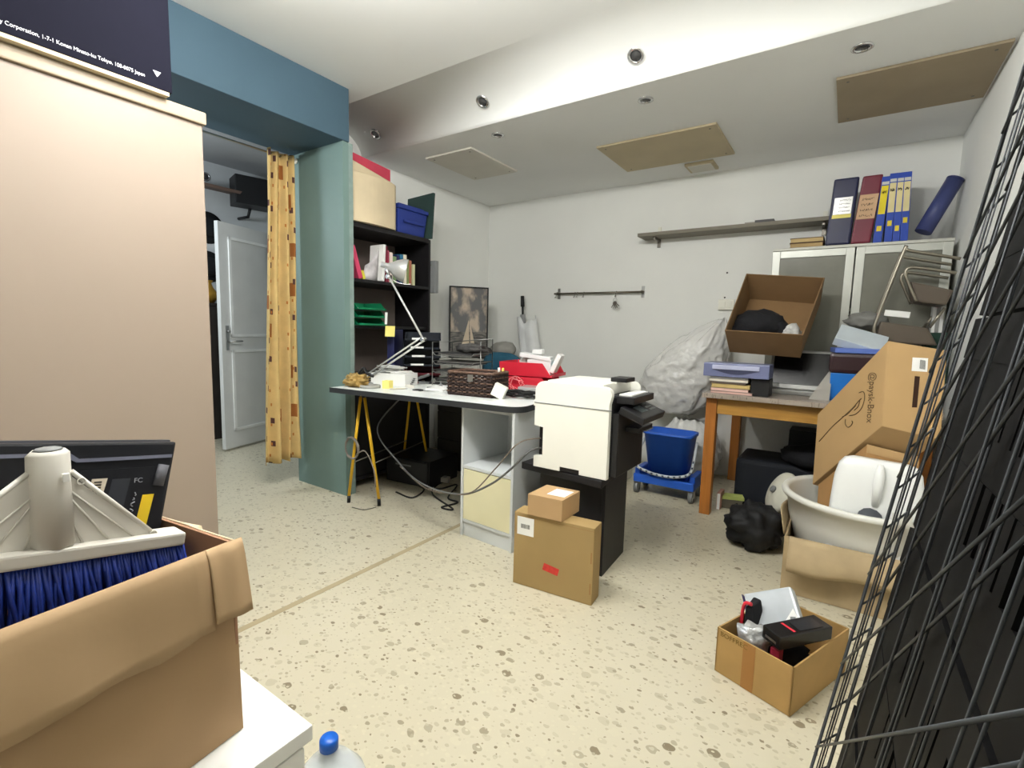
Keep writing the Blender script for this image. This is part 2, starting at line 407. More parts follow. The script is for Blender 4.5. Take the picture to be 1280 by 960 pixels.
# packaging box on it
t = thing('packaging_box', 'flat navy black packaging box with white small print on the wardrobe', 'box', (-2.5, .3, 2.052))
DKB = mat('navy black card', (19,19,30), .8, var=.06, spec=.08)
p = [Vector((-2.265, y, z)) for y, z in ((-.7, 2.065), (.915, 2.065))]
bb = MB(); bb.box(-2.78, -2.255, -.7, .905, 2.0515, 2.0650); bb.build('tray', mat('cream card', (206,190,158), .8), t)
bb = MB(); bb.box(-2.78, -2.252, -.7, .915, 2.0655, 2.50); bb.build('sleeve', DKB, t, .003)
ya_, yb_ = at(-14, 18, x=-2.2512), at(181, 96, x=-2.2512)
M = frame((-2.2512, ya_.y, (ya_.z+yb_.z)/2), (0, 1, 0), (0, 0, 1))
WPRT = mat('white print', (232,232,236), .7)
writing('printed_lettering', 'Sony Corporation, 1-7-1 Konan Minato-ku Tokyo, 108-0075 Japan', .018, M, WPRT, t, width=yb_.y-ya_.y)
b = MB(); b.slab([(-2.2512, .865, 2.106), (-2.2512, .852, 2.126), (-2.2512, .878, 2.126)][::1], (.0008, 0, 0)); b.build('printed_mark', WPRT, t)
b = MB(); b.slab([(-2.2512, .43, 2.335), (-2.2512, .47, 2.300), (-2.2512, .525, 2.305), (-2.2512, .50, 2.345)], (.0008, 0, 0)); b.build('printed_logo', WPRT, t)
# curtain rod and curtain
t = thing('curtain_rod', 'thin pale curtain rod under the teal beam', 'curtain rod', (-3.33, 1.4, 2.33))
b = MB(); b.tube([(-3.33, .56, 2.335), (-3.33, 2.118, 2.335)], .007); b.build('rod', METAL, t)
b = MB(); b.lathe([(.02, 0), (.02, .006), (.012, .012), (.008, .014)], Matrix.Translation((-3.33, 2.118, 2.335)) @ Matrix.Rotation(PI/2, 4, 'X'), 16); b.build('end_socket', WHITEP, t)
def curtain_mat():
    m = mat('yellow patterned cotton', (206,176,116), .9, var=.1, scale=10, bump=.08, bscale=120)
    nt = m.node_tree; N = nt.nodes; L = nt.links; bs = N['Principled BSDF']; base = bs.inputs['Base Color'].links[0].from_socket
    uv = N.new('ShaderNodeUVMap'); cur = base
    for sc, th, c, off in (((3.3, 3.4), .16, S(150,92,40), (.0, .0)), ((5.2, 5.6), .11, S(84,54,50), (.31, .17)), ((9, 8), .08, S(176,112,48), (.6, .4))):
        mp = N.new('ShaderNodeMapping'); mp.inputs['Scale'].default_value = (*sc, 1); mp.inputs['Location'].default_value = (*off, 0); L.new(uv.outputs[0], mp.inputs[0])
        v = N.new('ShaderNodeTexVoronoi'); v.distance = 'CHEBYCHEV'; v.voronoi_dimensions = '2D'; v.inputs['Scale'].default_value = 1; v.inputs['Randomness'].default_value = .55; L.new(mp.outputs[0], v.inputs['Vector'])
        lt = N.new('ShaderNodeMath'); lt.operation = 'LESS_THAN'; lt.inputs[1].default_value = th; L.new(v.outputs['Distance'], lt.inputs[0])
        sp = N.new('ShaderNodeSeparateColor'); L.new(v.outputs['Color'], sp.inputs[0])
        gt = N.new('ShaderNodeMath'); gt.operation = 'GREATER_THAN'; gt.inputs[1].default_value = .35; L.new(sp.outputs[0], gt.inputs[0])
        ml = N.new('ShaderNodeMath'); ml.operation = 'MULTIPLY'; L.new(lt.outputs[0], ml.inputs[0]); L.new(gt.outputs[0], ml.inputs[1])
        mx = N.new('ShaderNodeMix'); mx.data_type = 'RGBA'; L.new(ml.outputs[0], mx.inputs[0]); L.new(cur, mx.inputs[6]); mx.inputs[7].default_value = c; cur = mx.outputs[2]
    L.new(cur, bs.inputs['Base Color']); return m
NU, NV = 90, 30; grid = []
for i in range(NU+1):
    u = i/NU; col = []
    for j in range(NV+1):
        v = j/NV; wid = .205+.075*v; y = 2.098-wid*(1-u)*1.0 - .0*v
        x = -3.315+.034*math.sin(u*2*PI*3.4+.6+.7*math.sin(v*2.2))*(.75+.4*v)+.010*math.sin(u*31+v*3)
        col.append((x, min(2.108, y+.012*math.sin(v*4+u*9)*v), 2.352-v*(2.352-.20)+.006*math.sin(u*17)))
    grid.append(col)
b = MB(); b.sheet(grid, .003)
o = b.build('curtain', curtain_mat()); tag(o, 'yellow patterned cotton curtain gathered at the side of the opening', 'curtain')
uvl = o.data.uv_layers.new(name='UVMap'); K = (NU+1)*(NV+1)
for lp in o.data.loops:
    k = lp.vertex_index % K; uvl.data[lp.index].uv = (k//(NV+1)/NU*.9, (k % (NV+1))/NV*2.15)
# next room things
t = thing('wall_speaker', 'black box speaker on a bracket high on the next room wall', 'speaker', at(318, 245, x=-5.3))
p0 = at(301, 220, x=-5.30); p1 = at(331, 262, x=-5.30)
b = MB(); b.cbox(((-5.32), (p0.y+p1.y)/2+.05, (p0.z+p1.z)/2), (.26, .46, p0.z-p1.z), -.25); b.build('cabinet', BLACK, t, .008)
b = MB(); b.tube([(-5.4, (p0.y+p1.y)/2+.02, p1.z+.01), (-5.45, (p0.y+p1.y)/2+.02, p1.z-.08), (-5.649, (p0.y+p1.y)/2+.02, p1.z-.08)], .016); b.build('bracket', BLACK, t)
q0 = at(254, 231, x=-5.5); q1 = at(290, 244, x=-5.5)
b = MB(); b.cbox((-5.44, (q0.y+q1.y)/2-.05, (q0.z+q1.z)/2), (.41, .46, .03), 0, 0, .18); tag(b.build('wall_shelf', mat('brown board', (104,84,74), .7)), 'brown board shelf high on the next room wall', 'shelf')
p = at(257, 221, x=-5.648)
M = Matrix.Translation((-5.6495, p.y, p.z)) @ Matrix.Rotation(PI/2, 4, 'Y')
spot(M, 'round unlit spotlight high on the next room wall')
HAT = mat('dark felt', (26,28,30), .9, var=.2)
for px, py, l in ((262, 284, 'upper dark hat hanging on the next room wall'), (262, 333, 'lower dark hat hanging on the next room wall')):
    p = at(px, py, x=-5.6)
    t = thing('hat', l, 'hat', (-5.648, p.y, p.z-.16), group='hats on the next room wall')
    M = Matrix.Translation((-5.6498, p.y, p.z)) @ Matrix.Rotation(PI/2, 4, 'Y')
    b = MB(); b.lathe([(.16, .0), (.165, .008), (.10, .014)], M, 28); b.build('brim', HAT, t)
    b = MB(); b.lathe([(.10, .0145), (.095, .07), (.07, .10), (.02, .11)], M, 28); b.build('crown', HAT, t)
p = at(325, 315, x=-4.72)
t = thing('hanging_bag', 'pale grey cloth bag hanging on the white door', 'bag', (p.x+.05, p.y, p.z-.12))
hp = o0+dd*.62+dn*.07
hp.z = p.z
b = MB(); b.blob(Matrix.Translation(hp) @ Matrix.Rotation(math.atan2(dd.y, dd.x), 4, 'Z'), (.11, .045, .15), 3, .2, 2, 3); b.build('pouch', mat('pale cloth', (170,172,172), .9, var=.1), t)
b = MB(); b.blob(Matrix.Translation(hp+Vector((0, 0, -.15))+dn*.0) @ Matrix.Rotation(math.atan2(dd.y, dd.x), 4, 'Z'), (.085, .04, .05), 2, .2, 2, 5); b.build('base', HAT, t)
b = MB(); b.tube(curve([hp+Vector((0,0,.12))-dd*.04, hp+Vector((0,0,.23))-dn*.06, hp+Vector((0,0,.12))+dd*.04]), .006); b.build('strap', HAT, t)
p = at(266, 470, x=-5.5)
b = MB(); b.box(-5.6, -5.25, p.y-.55, p.y+.12, 0, 1.35); b.box(-5.61, -5.24, p.y-.56, p.y+.13, 1.3505, 1.38)
tag(b.build('side_cabinet', mat('dark wood', (44,38,34), .6, var=.2), bev=.004), 'dark wooden cabinet in shadow behind the open door', 'cabinet')
p = at(263, 380, x=-5.4); b = MB(); b.lathe([(.05,0),(.085,.05),(.09,.1),(.05,.16),(.035,.2),(.05,.23)], Matrix.Translation((-5.4, p.y-.02, 1.3805)), 24); tag(b.build('vase', mat('brass', (196,150,60), .35, .6)), 'brass coloured vase on the dark cabinet', 'vase')
# ================================================================ SHELF UNIT
BX = -2.88
t = thing('bookcase', 'tall black open shelf unit behind the teal opening', 'bookcase', (-3.08, 2.62, 0))
for y0, l in ((2.215, ''), (2.995, '')):
    b = MB(); b.box(-3.28, BX, y0, y0+.022, 0, 1.90); b.build('side_panel', BLACKW, t, .002)
b = MB(); b.box(-3.295, -3.281, 2.215, 3.017, .02, 1.90); tag(b.build('back_panel', mat('grey brown board', (124,112,104), .8), t), 'grey brown back board')
for z, x1 in ((1.872, BX), (1.497, BX+.003), (1.17, BX-.02), (.80, BX-.02), (.06, BX)):
    b = MB(); b.box(-3.28, x1, 2.2375, 2.9945, z, z+(.034 if z > 1.8 else .022)); b.build('shelf_board', BLACKW, t, .002)
ST = 1.9065   # top of the unit
b = MB(); b.box(-3.20, -2.90, 2.2375, 2.9945, .085, .79); tag(b.build('dark_filler_panel', BLACKW, t), 'black panel added for the darkness under the desk')  # added black board, stands for the darkness under the desk
# things on top
CREAM = mat('cream card', (226,222,206), .7, var=.03)
t = thing('document_box', 'bowed cream cardboard box on top of the black shelf unit', 'box', (-3.05, 2.42, ST))
pts = []
for k in range(13):
    s = k/12; y = 2.215+.435*s; pts.append((-2.87+.03*math.sin(s*PI)+(-.02 if s > .95 else 0), y))
b = MB(); b.prism(pts+[(-3.26, 2.65), (-3.26, 2.215)], ST+.001, 2.235); b.build('body', CREAM, t, .004)
b = MB(); b.hexa([(-3.26,2.212,2.2355),(-2.868,2.212,2.2355),(-2.885,2.652,2.2355),(-3.26,2.652,2.2355),(-3.24,2.215,2.315),(-2.875,2.215,2.315),(-2.93,2.65,2.265),(-3.22,2.65,2.265)]); b.build('lid', CREAM, t, .006)
b = MB(); b.hexa([(-3.22,2.30,2.31),(-2.95,2.30,2.312),(-2.96,2.66,2.27),(-3.22,2.66,2.27),(-3.22,2.30,2.39),(-2.95,2.30,2.39),(-2.96,2.66,2.365),(-3.22,2.66,2.365)])
tag(b.build('box_file', mat('dusty red card', (190,64,84), .6), bev=.004), 'dusty red box file lying on the cream box', 'box file')
t = thing('storage_bin', 'dark blue plastic storage bin on the black shelf unit', 'storage bin', (-3.05, 2.82, ST))
DBL = mat('dark blue plastic', (36,54,128), .5, var=.06)
b = MB(); b.hexa([(-3.2,2.685,ST+.001),(-2.905,2.685,ST+.001),(-2.905,2.965,ST+.001),(-3.2,2.965,ST+.001),(-3.22,2.67,2.085),(-2.885,2.67,2.085),(-2.885,2.98,2.085),(-3.22,2.98,2.085)]); b.build('tub', DBL, t, .008)
b = MB(); b.box(-3.23, -2.875, 2.662, 2.987, 2.0855, 2.115); b.box(-3.2, -2.9, 2.69, 2.96, 2.1155, 2.13); b.build('lid', DBL, t, .006)
b = MB(); b.box(-2.884, -2.874, 2.72, 2.93, 1.99, 2.01); b.build('grip', DBL, t, .003)
b = MB(); b.hexa([(-3.14,2.993,ST+.001),(-2.855,2.993,ST+.001),(-2.855,3.012,ST+.001),(-3.14,3.012,ST+.001),(-3.14,3.012,2.255),(-2.85,3.012,2.27),(-2.85,3.034,2.27),(-3.14,3.034,2.255)])
tag(b.build('presentation_board', mat('dark green board', (44,66,62), .7)), 'dark green board standing at the far end on the shelf unit', 'board')
t = thing('wall_box', 'grey flat box fixed to the wall beyond the shelf unit', 'wall box', (-3.0, 3.06, 1.5))
b = MB(); b.box(-3.05, -2.83, 3.019, 3.06, 1.475, 1.735); b.build('case', mat('mid grey metal', (128,130,130), .5), t, .004)
b = MB(); b.cyl((-2.875, 3.0185, 1.7), (-2.875, 3.0145, 1.7), .005, seg=10); b.build('screw', DMETAL, t)
# books on the upper shelf
SH = 1.5195
def book(y, w, h, d, col, label, name='book', lean=0, cat='book', pages=True, ystart=None, grp='books on the black shelf'):
    t = thing(name, label, cat, (BX-.02-d/2, y+w/2, SH), group=grp)
    M = Matrix.Translation((BX-.02-d/2, y+w/2, SH+.001)) @ Matrix.Rotation(lean, 4, 'X')
    off = 0 if lean == 0 else abs(math.sin(lean))*w/2
    M = Matrix.Translation((0, 0, off)) @ M
    c = mat('cover '+label[:24], col, .5, var=.05)
    b = MB(); b.obox(M @ Matrix.Translation((0, -w/2+.0015, h/2)), (d, .003, h)); b.obox(M @ Matrix.Translation((0, w/2-.0015, h/2)), (d, .003, h)); b.obox(M @ Matrix.Translation((d/2-.0015, 0, h/2)), (.003, w-.0062, h)); b.build('cover', c, t)
    b = MB(); b.obox(M @ Matrix.Translation((-.004, 0, h/2)), (d-.012, w-.0066, h-.008)); b.build('pages', PAPER, t)
    return t
book(2.312, .035, .23, .2, (206,70,104), 'leaning pink red folder nearest the teal jamb', 'folder', .30, 'folder')
book(2.352, .022, .06, .16, (214,206,70), 'low yellow green booklet leaning beside the pink folder', 'booklet', .34, 'booklet')
t = thing('magazine', 'white magazine standing splayed open on the black shelf', 'magazine', (-2.98, 2.46, SH))
g = [[(-2.90-.25*u*.5, 2.36+.13*v*(1-.55*u)+.06*u, SH+.004+.003*u+.27*w*(1-.2*(1-v))) for w in (0, .5, 1)] for u in (0,) for v in (0, .25, .5, .75, 1)]
b = MB(); b.sheet([[(-2.93+.02*math.sin(v*3), 2.37+.13*v+.02*w, SH+.004+w*(.10+.15*v**1.3)) for w in (0, .25, .5, .75, 1)] for v in (0, .2, .4, .6, .8, 1)], .0015); b.build('open_page', mat('grey print', (190,186,188), .6, var=.3, scale=14), t)
b = MB(); b.cbox((-2.955, 2.525, SH+.137), (.15, .022, .268), 0, -.06); b.build('page_block', PAPER, t, .002)
xs = [(2.558, .018, .262, .17, (128,40,58), 'thin maroon book beside the white magazine'),
      (2.580, .012, .235, .17, (150,60,80), 'thin dusty red book beside the maroon one'),
      (2.597, .030, .225, .17, (222,204,196), 'pinkish white book behind the lamp head'),
      (2.632, .032, .20, .16, (120,146,104), 'sage green book behind the lamp head'),
      (2.668, .028, .215, .15, (42,40,84), 'dark navy book behind the lamp shade'),
      (2.700, .034, .225, .17, (40,104,138), 'teal blue book just right of the lamp shade'),
      (2.738, .032, .228, .17, (226,218,196), 'tall cream book right of the teal blue book'),
      (2.782, .012, .195, .16, (132,146,92), 'thin olive book right of the cream book'),
      (2.800, .022, .19, .16, (172,108,84), 'terracotta book near the end of the shelf'),
      (2.838, .022, .165, .15, (206,206,164), 'small pale green book last in the row')]
for a in xs: book(*a)
# letter trays
def letter_tray(M, w, d, h, m, t, th=.003, flare=.012):
    """open tray: floor, two high sides and a back, low lip, in M with its open side on +x"""
    b = MB()
    b.obox(M @ Matrix.Translation((0, 0, th/2)), (d, w, th))
    for s in (-1, 1):
        o = M @ Matrix.Translation((0, s*w/2, 0))
        b.hexa([o @ Vector(p) for p in ((-d/2, -th/2, 0), (d/2, -th/2, 0), (d/2, th/2, 0), (-d/2, th/2, 0), (-d/2, -th/2+s*flare, h), (d/2-.06, -th/2+s*flare, h), (d/2-.06, th/2+s*flare, h), (-d/2, th/2+s*flare, h))])
    b.obox(M @ Matrix.Translation((-d/2, 0, h/2)), (th, w, h))
    b.obox(M @ Matrix.Translation((d/2, 0, h*.12)), (th, w, h*.24))
    return b
GREEN = mat('green plastic', (16,120,78), .35, var=.06)
ptz = 1.1925
for k, l in enumerate(('lowest green letter tray on the shelf by the teal jamb', 'middle green letter tray of the stack by the teal jamb', 'top green letter tray of the stack by the teal jamb')):
    z = ptz+.001+k*.056
    o = letter_tray(Matrix.Translation((-2.985, 2.40, z)), .25, .25, .054, GREEN, None, flare=.0).build('letter_tray', GREEN, bev=0)
    tag(o, l, 'letter tray', 'green letter trays')
b = MB(); b.cbox((-2.985, 2.40, ptz+.120), (.19, .21, .003), .05); b.cbox((-2.98, 2.395, ptz+.1245), (.19, .2, .003), -.08); tag(b.build('paper_sheets', PAPER), 'loose papers lying in the top green letter tray', 'papers')

# ================================================================ DESK
DZ = .79
FL, FR = Vector((-2.72, 1.93, 0)), Vector((-1.345, 2.07, 0)); dxv = (FR-FL).normalized(); dyv = Vector((-dxv.y, dxv.x, 0))
def dk(u, v, z=0): return FL+dxv*u+dyv*v+Vector((0, 0, DZ+z))
t = thing('desk', 'white desk board with black edge on trestle and pedestal', 'desk', dk(.69, .45, -.03))
Lx = (FR-FL).length; r = .09; pts = [(0, .9), (0, 0)]
for k in range(9):
    a = -PI/2+PI/2*k/8; pts.append((Lx-r+r*math.cos(a), r+r*math.sin(a)))
pts.append((Lx, .9))
pin = [dk(u, v) for u, v in pts]
b = MB(); b.prism([(p.x, p.y) for p in pin], DZ-.032, DZ-.0005); b.build('board_edge', mat('black edging', (44,46,48), .5), t)
ins = [(min(max(u, .006), Lx-.006) if True else u, min(max(v, .006), .894)) for u, v in pts]
ins = [(.006, .894), (.006, .006)]+[(Lx-r+(r-.006)*math.cos(-PI/2+PI/2*k/8), r+(r-.006)*math.sin(-PI/2+PI/2*k/8)) for k in range(9)]+[(Lx-.006, .894)]
b = MB(); b.prism([(dk(u, v).x, dk(u, v).y) for u, v in ins], DZ-.0004, DZ); b.build('laminate', mat('white desk laminate', (232,236,232), .3, var=.02), t)
# trestle
t = thing('trestle', 'yellow metal trestle carrying the left half of the desk', 'trestle', (-2.62, 2.4, 0))
A0, A1 = at(436, 628, z=0), at(474, 632, z=0); B0, B1 = at(503, 592, z=0), at(537, 594, z=0)
ap0 = Vector((-2.575, 2.075, .745)); ap1 = Vector((-2.775, 2.72, .745))
b = MB(); b.tube([ap0+(ap0-ap1)*.03, ap1], .011, 8); b.build('crossbar', YELLOW, t)
for fa, fb, ap in ((A0, A1, ap0), (B0, B1, ap1)):
    for f_, s in ((fa, -.02), (fb, .02)):
        a = ap+Vector((s, 0, -.02)); f2 = Vector((f_.x, f_.y, .035))
        b = MB(); b.tube([a, f2], .0125, 4); b.build('leg', YELLOW, t)
        b = MB(); b.tube([f2+(a-f2)*.02, Vector((f_.x, f_.y, .0))+(f_-a)*0], .0145, 4); b.build('rubber_foot', BLACK, t)
b = MB(); b.tube([lerp(A0, ap0, .38), lerp(B0, ap1, .38)], .004); b.tube([lerp(A1, ap0, .38), lerp(B1, ap1, .38)], .004); b.build('brace', DMETAL, t)
# cable coil on trestle
cc = lerp(A0, ap0, .52)+Vector((.0, -.02, 0))
pts = []
for k in range(70):
    a = k/70*2*PI*4; pts.append(cc+Vector((.065*math.cos(a)*(1+.06*math.sin(k)), -.012+.006*math.sin(k*1.7), .07*math.sin(a)*(1+.05*math.cos(k*1.3)))))
pts += curve([pts[-1], cc+Vector((.14, -.015, -.0)), cc+Vector((.21, -.01, -.10)), cc+Vector((.225, -.005, -.22))], 6)
b = MB(); b.tube(pts, .0042, 6); tag(b.build('cable_coil', mat('grey cable', (120,112,104), .5)), 'grey cable coil hooked on the yellow trestle leg', 'cable')
# pedestal
PG = mat('pale grey laminate', (206,210,210), .5, var=.03); PC = mat('cream front', (226,220,182), .5, var=.02)
t = thing('desk_pedestal', 'grey white shelf pedestal with cream door under the desk', 'cabinet', (-1.58, 2.3, 0))
P0 = at(575, 668, z=0); P1 = at(639, 692, z=0); P0.z = P1.z = 0
ex = (P1-P0).normalized(); ey = Vector((-ex.y, ex.x, 0)); W = (P1-P0).length; TOP = DZ-.0335
pp = lambda u, v, z: P0+ex*u+ey*v+Vector((0, 0, z))
def pbox(b, u0, u1, v0, v1, z0, z1): return b.para(pp(u0, v0, z0), ex*(u1-u0), ey*(v1-v0), (0, 0, z1-z0))
b = MB(); pbox(b, 0, .016, 0, .42, 0, TOP); b.build('side_panel', PG, t, .001)
b = MB(); pbox(b, W-.016, W, 0, .42, 0, TOP); b.build('side_panel', PG, t, .001)
b = MB(); pbox(b, .0165, W-.0165, .405, .42, .0, TOP); b.build('back_panel', PG, t)
for z, zz in ((TOP-.017, TOP-.0005), (.40, .417), (.085, .1)):
    b = MB(); pbox(b, .0165, W-.0165, .003, .4045, z, zz); b.build('shelf_board', PG, t)
b = MB(); pbox(b, .0165, W-.0165, .012, .025, 0, .0845); b.build('plinth', PG, t)
b = MB(); pbox(b, .0185, W-.0185, .004, .02, .1015, .395); tag(b.build('door_panel', PC, t, .001), 'cream door')

# things on the desk --------------------------------------------------------
D = lambda px, py, dz=0: at(px, py, z=DZ+dz)
def flat(name, label, cat, pts, z, h, m, group=None, bev=.001):
    b = MB(); b.prism([(p[0], p[1]) for p in pts], DZ+z, DZ+z+h); return tag(b.build(name, m, bev=bev), label, cat, group)
def rect(cx, cy, w, d, rz):
    c, s = math.cos(rz), math.sin(rz)
    return [(cx+c*u-s*v, cy+s*u+c*v) for u, v in ((-w/2, -d/2), (w/2, -d/2), (w/2, d/2), (-w/2, d/2))]
# lamp
t = thing('desk_lamp', 'silver jointed arm lamp clamped at the left end of the desk', 'desk lamp', D(456, 474))
base = Vector((-2.69, 2.205, DZ+.001)); LY = base.y
J0 = base+Vector((0, 0, .05)); J1 = at(529, 424, y=LY+.05); J2 = at(486, 346, y=LY+.05); HD = at(482, 332, y=LY+.05)
b = MB(); b.lathe([(.055, 0), (.055, .012), (.035, .02), (.014, .022), (.014, .05)], Matrix.Translation(base), 24); b.build('base', mat('grey lamp metal', (150,150,150), .4, .7), t)
ofs = Vector((-.018, 0, .022))
b = MB(); b.tube([J0+ofs*.6, J1+ofs*.6], .0055); b.build('arm', mat('lamp arm', (205,205,200), .35, .3), t)
LA = mat('lamp arm', (205,205,200))
b = MB(); b.tube([J0-ofs*.4, J1-ofs*.4], .0065); b.build('arm', LA, t)
b = MB(); b.tube([J1, J2], .0065); b.build('arm', LA, t)
b = MB(); b.cyl(J1+Vector((0, -.018, 0)), J1+Vector((0, .018, 0)), .013); b.cyl(J0+Vector((0, -.018, .005)), J0+Vector((0, .018, .005)), .014); b.cyl(J2+Vector((0, -.018, 0)), J2+Vector((0, .018, 0)), .014); b.tube([J2, HD], .010); b.build('joint', CHROME, t)
ax = (RT*.93+FW*.22+Vector((0, 0, -.22))).normalized(); Mh = Matrix.Translation(HD) @ ax.to_track_quat('Z', 'X').to_matrix().to_4x4()
b = MB(); b.lathe([(.018, -.03), (.020, .01), (.03, .03), (.055, .065), (.072, .10), (.078, .13), (.079, .135), (.075, .134), (.068, .10), (.05, .066), (.02, .032)], Mh, 32, True, True); b.build('lamp_shade', mat('satin silver', (206,206,204), .35, .6), t)
b = MB(); b.lathe([(.010, .034), (.03, .07), (.03, .095), (.012, .118)], Mh, 16); b.build('bulb', mat('bulb glass', (236,236,228), .2), t)
b = MB(); b.tube(curve([HD+ax*.0+Vector((0, 0, -.04)), HD+ax*.06+Vector((0, 0, -.085)), HD+ax*.13+Vector((0, 0, -.085)), HD+ax*.17+Vector((0, 0, -.075))]), .003); b.build('handle', CHROME, t)
# yellow tool pouch behind lamp base
p = Vector((-2.635, 2.075, DZ)); b = MB(); b.blob(Matrix.Translation((p.x, p.y, DZ+.036)), (.085, .06, .045), 4, .75, 3.2, 4, flat=-.032); b.cur = 0
tag(b.build('tool_pouch', mat('tan leather', (176,146,86), .8, var=.3, scale=18)), 'tan tool pouch at the left desk end beside the lamp base', 'pouch')
b = MB(); q = Vector((p.x+.02, p.y+.03, DZ+.06)); b.tube(curve([q+Vector((-.05, 0, .012)), q+Vector((-.01, .02, .06)), q+Vector((.05, 0, .03)), q+Vector((.09, .02, .012))]), .009); tag(b.build('pliers', BLACK), 'black handled pliers behind the tan pouch', 'pliers')
# tape ring
p = Vector((-2.53, 2.10, DZ)); b = MB(); b.lathe([(.05, 0), (.065, .0), (.065, .018), (.05, .018), (.05, 0)], Matrix.Translation((p.x-.0, p.y, DZ+.001)), 32, False, False); tag(b.build('tape_roll', mat('grey tape', (160,160,154), .4)), 'roll of grey tape lying at the left end of the desk', 'tape roll')
# sticky notes
def notes(px, py, label, rz):
    p = D(px, py); b = MB(); b.cbox((p.x, p.y+.03, DZ+.026), (.05, .05, .05), rz); return tag(b.build('sticky_notes', PAPYEL, bev=.001), label, 'sticky notes')
notes(480, 486, 'thick block of yellow sticky notes at the left desk edge', .3)
# box files of paper (white stack)
p = Vector((-2.545, 2.21, DZ))
t = thing('card_box', 'low white card box heaped with papers behind the sticky notes', 'box', (p.x, p.y+.1, DZ))
b = MB(); b.prism(rect(p.x+.0, p.y+.11, .27, .16, .25), DZ+.001, DZ+.085); b.build('body', PAPER, t, .002)
for k in range(7):
    b = MB(); b.cbox((p.x-.03+random.uniform(-.02, .03), p.y+.11+random.uniform(-.02, .02), DZ+.093+.006*k), (.16-.006*k, .11, .0035), random.uniform(-.5, .5), random.uniform(-.03, .03)*0); b.build('paper_bundle', PAPER, t)
b = MB(); b.slab([(p.x+.05, p.y+.035, DZ+.0865), (p.x+.105, p.y+.19, DZ+.0865), (p.x+.1, p.y+.17, DZ+.10), (p.x+.0, p.y+.06, DZ+.10)], (0, 0, .002)); b.build('loose_sheet', PAPER, t)
# black letter trays with maroon ones beneath, by the shelf unit
cx, cy = -2.58, 2.62
DT = mat('dark tray plastic', (20,26,36), .35, var=.08); MAR = mat('maroon plastic', (96,22,34), .4)
lab = ['lowest maroon letter tray beneath the dark ones', 'upper maroon letter tray beneath the dark ones', 'first dark letter tray above the maroon ones', 'second dark letter tray from the bottom of the dark ones', 'third dark letter tray from the bottom of the dark ones', 'top dark letter tray beside the lamp elbow']
for k in range(6):
    z = DZ+.001+k*.061
    m = MAR if k < 2 else DT
    t = thing('letter_tray', lab[k], 'letter tray', (cx, cy, z), group='dark and maroon letter trays on the desk')
    letter_tray(Matrix.Translation((cx+(.012 if k % 2 else 0), cy, z)) @ Matrix.Rotation(-PI/2+.75, 4, 'Z'), .25, .27, .056, m, None, flare=0).build('tray', m, t)
    if k >= 2:
        b = MB(); M = Matrix.Translation((cx+(.012 if k % 2 else 0), cy, z)) @ Matrix.Rotation(-PI/2+.75, 4, 'Z'); b.obox(M @ Matrix.Translation((.1385, -.03, .012)), (.002, .09, .013)); b.build('index_label', PAPER, t)
# navy folders standing on the desk by the shelf
for k, (dx, m, l) in enumerate(((0, NAVY, 'dark blue folder standing behind the lamp arm'), (.035, NAVY, 'second dark blue folder standing behind the lamp arm'))):
    b = MB(); b.cbox((-2.80+dx, 2.545, DZ+.19), (.028, .2, .376), .5)
    tag(b.build('ring_binder', m, bev=.003), l, 'binder', 'blue folders on the desk')
b = MB(); p = at(482, 414, y=2.36); b.cbox((p.x, 2.40, p.z+.0), (.075, .002, .075), .35, -.1)
p2 = at(482, 398, y=2.40)
tag(b.build('sticky_note', PAPYEL), 'yellow note hanging on a strip from the blue folder', 'sticky note')
b = MB(); b.cbox((p2.x, 2.405, p2.z-.0), (.018, .001, .085), .35, -.1); tag(b.build('paper_strip', PAPER), 'white paper strip holding the yellow note', 'paper strip')
# wire letter rack with papers
WIRE = mat('grey wire', (150,150,146), .35, .8)
t = thing('wire_letter_rack', 'grey wire letter rack stacked with papers behind the wicker basket', 'letter rack', (-2.22, 2.62, DZ))
M = Matrix.Translation((-2.2, 2.63, DZ)) @ Matrix.Rotation(.12, 4, 'Z')
w, d = .33, .24
for k in range(4):
    z = .03+.06*k; b = MB()
    loop = [M @ Vector(p) for p in ((-w/2, -d/2, z+.02), (-w/2+.02, -d/2, z), (w/2-.02, -d/2, z), (w/2, -d/2, z+.02), (w/2, d/2, z+.02), (-w/2, d/2, z+.02))]
    b.tube(loop, .003, 6, True)
    for i in range(6):
        x = -w/2+.05+(w-.1)*i/5; b.tube([M @ Vector((x, -d/2, z)), M @ Vector((x, d/2, z))], .0018, 5)
    b.build('wire_tier', WIRE, t)
b = MB(); b.tube([M @ Vector(p) for p in ((-w/2-.004, -d/2, .0), (-w/2-.004, -d/2, .30), (-w/2-.004, d/2, .30), (-w/2-.004, d/2, .0))], .0035, 6)
b.tube([M @ Vector(p) for p in ((w/2+.004, -d/2+.08, .0), (w/2+.004, -d/2+.08, .31), (w/2+.004, d/2, .33), (w/2+.004, d/2, .0))], .0035, 6); b.tube([M @ Vector(p) for p in ((-w/2-.004, d/2, .30), (w/2+.004, d/2, .33))], .0035, 6); b.build('side_frame', WIRE, t)
for k in range(4):
    for j in range(2):
        b = MB(); z = .0385+.06*k+.008*j; b.obox(M @ Matrix.Translation((random.uniform(-.01, .01), random.uniform(-.01, .02), z)) @ Matrix.Rotation(random.uniform(-.06, .06), 4, 'Z'), (w-.05, d-.03, .006))
        tag(b.build('paper_stack', mat('grey papers', (92,90,86), .7, var=.3, scale=8) if (k+j) % 2 else mat('dark folder', (48,48,48), .6)), ('grey papers' if (k+j) % 2 else 'dark folder')+' in tier %s of the wire letter rack' % ['one (lowest)', 'two', 'three', 'four (top)'][k], 'papers', 'papers in the wire rack')
p = at(585, 443, y=2.85)
